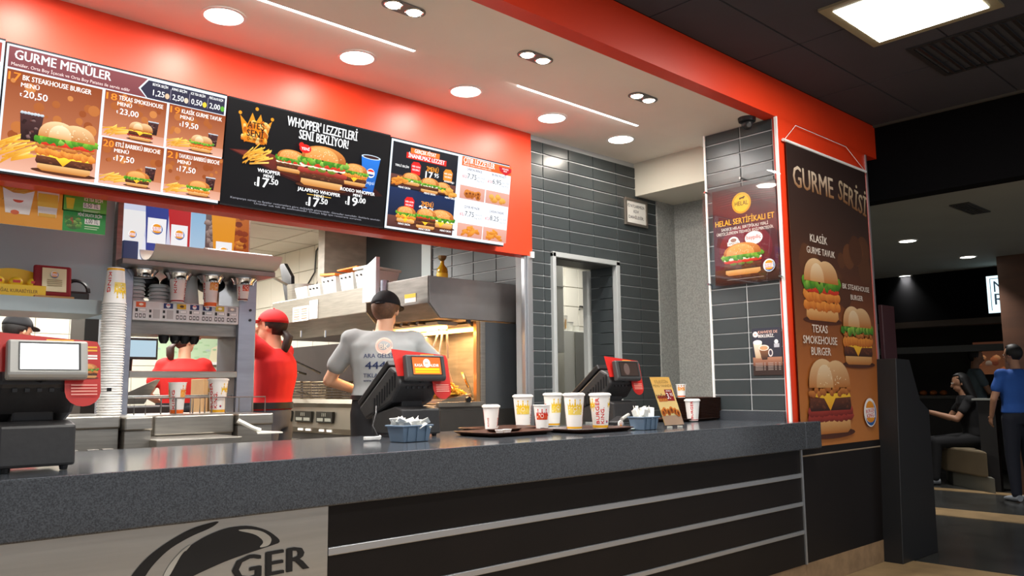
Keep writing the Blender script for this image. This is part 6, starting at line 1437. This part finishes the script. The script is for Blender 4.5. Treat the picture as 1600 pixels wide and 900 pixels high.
def figure(label, loc, face, skin, shirt, pants, J=None, H=1.75, head=(0,0), hair='#1E1512', cap=None, visor=True, pony=False, longhair=False, apron=None, sleeve=.55, build=1.0, shoes='#18181A', hem=None):
    s = H/1.75; rz = math.atan2(-face[0], face[1])
    T = thing('person', label, 'person', loc, rz)
    D = dict(pel=(0,0,.95), ch=(0,.0,1.27), nk=(0,-.01,1.48), hd=(0,.02,1.635), sl=(-.185,0,1.42), sr=(.185,0,1.42), el=(-.24,.03,1.13), er=(.24,.03,1.13), wl=(-.2,.22,1.02), wr=(.2,.22,1.02), hl=(-.09,0,.92), hr=(.09,0,.92), kl=(-.10,.02,.5), kr=(.10,.02,.5), al=(-.10,0,.09), ar=(.10,0,.09), hdl=None, hdr=None)
    if J: D.update(J)
    V = {k: Vector(v)*s if v else None for k, v in D.items()}
    sk = mat('skin_'+skin.strip('#'), skin, .55); sh = mat('shirt_'+shirt.strip('#'), shirt, .85, 0, .08, 12); pa = mat('pants_'+pants.strip('#'), pants, .85); ha = mat('hair_'+hair.strip('#'), hair, .6, 0, .3, 60)
    X, Y = Vector((1,0,0)), Vector((0,1,0)); b = build
    def torso(mb, g, z0=None):
        p, c, n = V['pel'], V['ch'], V['nk']; sx = (V['sr']-V['sl']); ax = Vector((sx.x, sx.y, 0)).normalized(); ay = Vector((-ax.y, ax.x, 0)); w2 = sx.length/2
        R = [(p+Vector((0,0,-.05))*s, (.150*b+g)*s, (.105*b+g)*s, X, Y), (p+Vector((0,0,.03))*s, (.165*b+g)*s, (.115*b+g)*s, X, Y), (p.lerp(c,.42), (.145*b+g)*s, (.105*b+g)*s, X, Y), (c, (.165*b+g)*s, (.118*b+g)*s, ax, ay), (c.lerp(n,.5), (.175*b+g)*s, (.110*b+g)*s, ax, ay), (c.lerp(n,.78), (.145*b+g)*s, (.088+g)*s, ax, ay), (n, (.062+g)*s, (.062+g)*s, ax, ay)]
        if z0: R = R[z0:]
        mb.loft(R)
    body = MB(); torso(body, -.012); hd = V['hd']
    limb(body, [V['nk']-Vector((0,0,.03))*s, hd-Vector((0,.015,.05))*s], [.056*s, .052*s])
    yaw, pit = head; M = Matrix.Translation(hd) @ Matrix.Rotation(yaw,4,'Z') @ Matrix.Rotation(-pit,4,'X')
    P = lambda x, y, z: M @ (Vector((x,y,z))*s)
    body.ball(P(0,-.012,.025), .092*s, 18, 0, (.84,1.02,.98), (0,0,yaw)); body.ball(P(0,.022,-.045), .062*s, 14, 0, (.86,1,.98), (0,0,yaw)); body.ball(P(0,.05,-.075), .03*s, 12, 0, (.9,.8,.7))
    body.cyl(P(0,.078,.012), P(0,.103,-.022), .009*s, .013*s, 8); body.ball(P(0,.1,-.022), .013*s, 8)
    for q in (-1, 1): body.ball(P(.076*q,-.005,-.005), .022*s, 10, 0, (.4,.8,1.25), (0,0,yaw)); body.ball(P(.03*q,.068,.018), .018*s, 8)
    body.ball(P(0,.083,-.05), .017*s, 10, 0, (1.3,.5,.45), (0,0,yaw))
    for q, S_, E_, W_, h_ in ((-1,'sl','el','wl','hdl'), (1,'sr','er','wr','hdr')):
        limb(body, [V[S_]-Vector((.02*q,0,0))*s, V[E_], V[W_]], [.046*s*b, .037*s, .025*s])
        dd = (V[h_]-V[W_]) if V[h_] else (V[W_]-V[E_])
        hand(body, V[W_], dd, (-q,0,.3), (0,0,-1) if abs(dd.normalized().z) < .8 else (-q,0,0), s, .45)
    for h_, k_, a_ in (('hl','kl','al'), ('hr','kr','ar')): limb(body, [V[h_], V[k_], V[a_]], [.065*s, .045*s, .032*s])
    o = obj('body', body, sk, T, world=False); remesh(o, .0072, 5)
    S = MB(); torso(S, .012, 1)
    for q, S_, E_ in ((-1,'sl','el'), (1,'sr','er')):
        a = V[S_]; e = V[E_]; m = a.lerp(e, sleeve); limb(S, [a-Vector((.03*q,0,.0))*s, m], [.060*s*b, .056*s*b])
        limb(S, [V['ch'].lerp(V['nk'],.62)+Vector((.07*q,0,0))*s, a], [.07*s, .062*s])
    sho = obj('shirt', S, sh, T, world=False); remesh(sho, .011, 6)
    Q = MB(); p = V['pel']; Q.loft([(p+Vector((0,0,-.09))*s, .150*s*b, .11*s*b, X, Y), (p, .168*s*b, .125*s*b, X, Y), (p+Vector((0,0,.07))*s, .158*s*b, .118*s*b, X, Y)])
    for h_, k_, a_ in (('hl','kl','al'), ('hr','kr','ar')): limb(Q, [V[h_]-Vector((0,0,.0)), V[k_], V[a_]], [.094*s*b, .068*s*b, .055*s])
    o = obj('trousers', Q, pa, T, world=False); remesh(o, .012, 5)
    for q, a_ in ((-1,'al'), (1,'ar')):
        a = V[a_]; z = a.z; m = MB().loft([((a.x,a.y-.05*s,z-.045*s), .035*s, .035*s, X, Vector((0,0,1))), ((a.x,a.y+.03*s,z-.05*s), .042*s, .036*s, X, Vector((0,0,1))), ((a.x,a.y+.13*s,z-.06*s), .045*s, .026*s, X, Vector((0,0,1))), ((a.x,a.y+.18*s,z-.065*s), .03*s, .016*s, X, Vector((0,0,1)))])
        obj('shoe', m, mat('shoe_'+shoes.strip('#'), shoes, .5), T, world=False, smooth=60)
    # eyes
    for q in (-1, 1):
        e = obj('eye', MB().ball(P(.030*q,.079,.016), .0105*s, 10), mat('eye_white', '#E8E4DC', .3), T, world=False, smooth=60)
        obj('iris', MB().ball(P(.030*q,.0855,.016), .005*s, 8), mat('iris_dark', '#2A1A10', .3), e, world=False, smooth=60)
    # hair: a shell over the skull, open at the face
    g = MB(); g.ball((0,0,0), 1, 24)
    for v in list(g.bm.verts):
        c = v.co.copy()
        if c.y > .35-.1*c.z and c.z < .62: g.bm.verts.remove(v)
        elif c.z < (-.45 if not longhair else -.6) and c.y > -.1: g.bm.verts.remove(v)
    for v in g.bm.verts: v.co = P(v.co.x*.083, -.014+v.co.y*.1, .028+v.co.z*.098*(1 if v.co.z > 0 or not longhair else 1.0))
    ho = obj('hair', g, ha, T, world=False, smooth=70); sd = ho.modifiers.new('thick', 'SOLIDIFY'); sd.thickness = .006; sd.offset = 0
    if longhair: 
        L = MB(); L.loft([(P(0,-.03,.06), .085*s, .085*s, X, Y), (P(0,-.05,-.06), .10*s, .075*s, X, Y), (P(0,-.08,-.2), .12*s, .055*s, X, Y), (P(0,-.10,-.34), .11*s, .035*s, X, Y), (P(0,-.10,-.44), .06*s, .02*s, X, Y)])
        obj('long_hair', L, ha, T, world=False, smooth=70)
    if pony: obj('ponytail', MB().loft([(P(-.01,-.10,-.02), .022*s, .022*s, X, Y), (P(-.02,-.14,-.06), .035*s, .03*s, X, Y), (P(-.03,-.13,-.13), .034*s, .03*s, X, Y), (P(-.03,-.115,-.19), .016*s, .015*s, X, Y)]), ha, T, world=False, smooth=70)
    if cap:
        cm = mat('cap_'+cap.strip('#'), cap, .8, 0, .05, 20); g = MB(); g.ball((0,0,0), 1, 24)
        for v in list(g.bm.verts):
            if v.co.z < -.08-.12*(-v.co.y): g.bm.verts.remove(v)
        for v in g.bm.verts: v.co = P(v.co.x*.088, -.012+v.co.y*.106, .034+v.co.z*.094)
        co = obj('cap', g, cm, T, world=False, smooth=70); sd = co.modifiers.new('thick', 'SOLIDIFY'); sd.thickness = .005; sd.offset = 0
        obj('button', MB().ball(P(0,-.012,.130), .008*s, 8), cm, co, world=False)
        vis = [P(.085*math.sin(a), .075+.075*math.cos(a), .038-.012*math.cos(a)) for a in [-1.5+3.0*i/10 for i in range(11)]]+[P(.07*math.sin(a), .05+.02*math.cos(a), .044) for a in [1.4-2.8*i/6 for i in range(7)]]
        obj('visor', MB().prism(vis, Vector((0,0,.005))), cm, co, world=False, smooth=60)
        if not visor: obj('strap', MB().tube([P(.06*math.cos(a), -.012-.108*math.sin(a), .03) for a in [.6+1.9*i/6 for i in range(7)]], .006, 6), cm, co, world=False)
    if apron:
        am = mat('apron_'+apron.strip('#'), apron, .8); p = V['pel']
        obj('apron_belt', MB().loft([(p+Vector((0,0,.06))*s, .195*s*b, .150*s*b, X, Y), (p+Vector((0,0,.13))*s, .190*s*b, .148*s*b, X, Y)]), am, T, world=False, smooth=60)
        obj('apron_skirt', MB().loft([(p+Vector((0,0,-.5))*s, .19*s*b, .150*s*b, X, Y), (p+Vector((0,.01,.06))*s, .195*s*b, .15*s*b, X, Y)]), am, T, world=False, smooth=60)
        obj('apron_bow', MB().ball(p+Vector((-.03,-.165,.09))*s, .03*s, 10, 0, (1.6,.5,1)).ball(p+Vector((.04,-.165,.08))*s, .03*s, 10, 0, (1.6,.5,1)), am, T, world=False, smooth=60)
    return T, sho, V
SK = '#D8A484'
def place(px, dep): return EYE + (RW @ Vector((px-800, 158.6-.00956*(px-800), FPX)))*(dep/FPX)
# man in grey, seen from behind at the fryers
p = place(598, 4.95)
T, sho, V = figure('man in grey T-shirt and black cap seen from behind at the fryers', (p.x, p.y, FK), (.58,.81), SK, '#A3A6A6', '#17171B',
    dict(sl=(-.2,0,1.43), sr=(.2,.02,1.42), el=(-.33,.06,1.18), wl=(-.12,.24,1.1), er=(.38,.12,1.22), wr=(.42,.30,1.16), hd=(.015,.035,1.605), nk=(.0,0,1.48), pel=(0,0,1.03), ch=(0,-.01,1.3), hl=(-.09,0,.98), hr=(.09,0,.98)), 1.75, (-.35, .12), '#6A4A34', '#15161B', False, build=1.13, sleeve=.62)
pk_ = T
bt = obj('belt', MB().loft([(V['pel']+Vector((0,0,.035)), .196, .148, Vector((1,0,0)), Vector((0,1,0))), (V['pel']+Vector((0,0,.06)), .195, .147, Vector((1,0,0)), Vector((0,1,0)))]), black, T, world=False, smooth=60)
k = Ink((.17,-.17,1.0), (-1,0,0), (0,0,1)); k = Ink((-.20,-.26,1.165), (1,0,0), (0,0,1))
nv = '#27345C'
k.ell(.21, .215, .052, .052, '#D9C2B2'); k.ell(.21, .215, .043, .043, '#D6A898'); k.text('BK', .21, .197, .045, '#D8C8B8', 'c', .02)
k.text('ARA GELSİN !', .20, .145, .036, nv, 'c', .02, width=.22); k.text('444', .10, .08, .062, nv, 'l', .025, width=.12); k.text('KING', .23, .105, .03, nv, 'l', .02); k.text('5464', .23, .075, .03, nv, 'l', .02)
k.text('TIKLA GELSİN !', .20, .03, .034, nv, 'c', .02, width=.22); k.text('www.burgerking.com.tr', .20, .005, .022, nv, 'c', .01, width=.22)
dc_ = k.build('shirt_print', pr, sho, world=False)
sw = dc_.modifiers.new('wrap', 'SHRINKWRAP'); sw.target = sho; sw.wrap_method = 'PROJECT'; sw.use_project_y = True; sw.use_positive_direction = True; sw.use_negative_direction = False; sw.wrap_mode = 'ABOVE_SURFACE'; sw.offset = .003
# woman in red reaching up beside the soda machine
p = place(427, 5.25)
T, sho, V = figure('woman in red shirt and red cap reaching up beside the machine', (p.x, p.y, FK), (-.55,.83), SK, '#C8161A', '#484E5C',
    dict(pel=(-.02,0,1.02), ch=(.03,0,1.29), nk=(.05,.02,1.47), hd=(.05,.06,1.62), sl=(-.13,.05,1.47), sr=(.22,.04,1.46), el=(-.25,.22,1.66), wl=(-.30,.30,1.90), er=(.06,.3,1.66), wr=(-.12,.42,1.9)), 1.66, (.15, -.05), '#2A1A14', '#C8161A', True, pony=True, sleeve=.5)
obj('belt', MB().loft([(V['pel']+Vector((0,0,.04)), .168, .128, Vector((1,0,0)), Vector((0,1,0))), (V['pel']+Vector((0,0,.08)), .166, .127, Vector((1,0,0)), Vector((0,1,0)))]), black, T, world=False, smooth=60)
# woman in red with apron, seen through the machine
p = place(286, 7.0)
figure('woman in red shirt, red cap and dark apron behind the machine', (p.x, p.y, FK), (.35,.94), SK, '#D0201C', '#2A2A30',
    dict(el=(-.30,.02,1.16), wl=(-.2,.22,1.08), er=(.30,.1,1.22), wr=(.34,.3,1.22)), 1.66, (-.9, .0), '#3A2018', '#D0201C', True, pony=True, apron='#1E1E24', build=1.2)
# cook in black cap at the left
p = place(18, 5.6)
figure('cook in black cap behind the left cash register', (p.x, p.y, FK), (.9,.4), SK, '#A81A1A', '#2A2A30', None, 1.66, (0,.15), '#1A1412', '#121216', True)
# mall visitors
p = place(1526, 10.6)
figure('standing man in patterned grey shirt at the far shop', (p.x, p.y, 0), (.45,-.9), '#A87A5E', '#5E6E74', '#1A1A1E',
    dict(el=(-.2,.12,1.15), wl=(-.1,.36,1.1), er=(.2,.12,1.15), wr=(.12,.38,1.1)), 1.62, (0,.25), '#14100E')
p = place(1503, 9.6)
figure('seated person with long dark hair on the beige bench', (p.x, p.y, 0), (-.5,.86), '#A87A5E', '#0E0D10', '#0C0C10',
    dict(pel=(0,-.1,.55), ch=(0,-.06,.86), nk=(0,-.02,1.06), hd=(0,.02,1.2), sl=(-.17,-.04,1.0), sr=(.17,-.04,1.0), el=(-.2,.12,.78), wl=(-.12,.38,.86), er=(.2,.12,.78), wr=(.1,.38,.86), hl=(-.09,-.08,.53), hr=(.09,-.08,.53), kl=(-.1,.34,.5), kr=(.1,.34,.5), al=(-.1,.38,.09), ar=(.1,.38,.09)), 1.72, (0,.2), '#0A0808', None, longhair=True, shoes='#6A6E74')
q = at(1603, 784, z=0)
figure('person in bright blue shirt at the right photo edge', (q.x, q.y, 0), (.6,.8), '#A87A5E', '#1E4E9A', '#0E1220',
    dict(el=(-.27,.02,1.14), wl=(-.24,.12,.95), er=(.27,.02,1.14), wr=(.22,.2,1.0)), 1.56, (.3,.1), '#0C0A0A', None, longhair=False, build=1.1, shoes='#8A8E94')
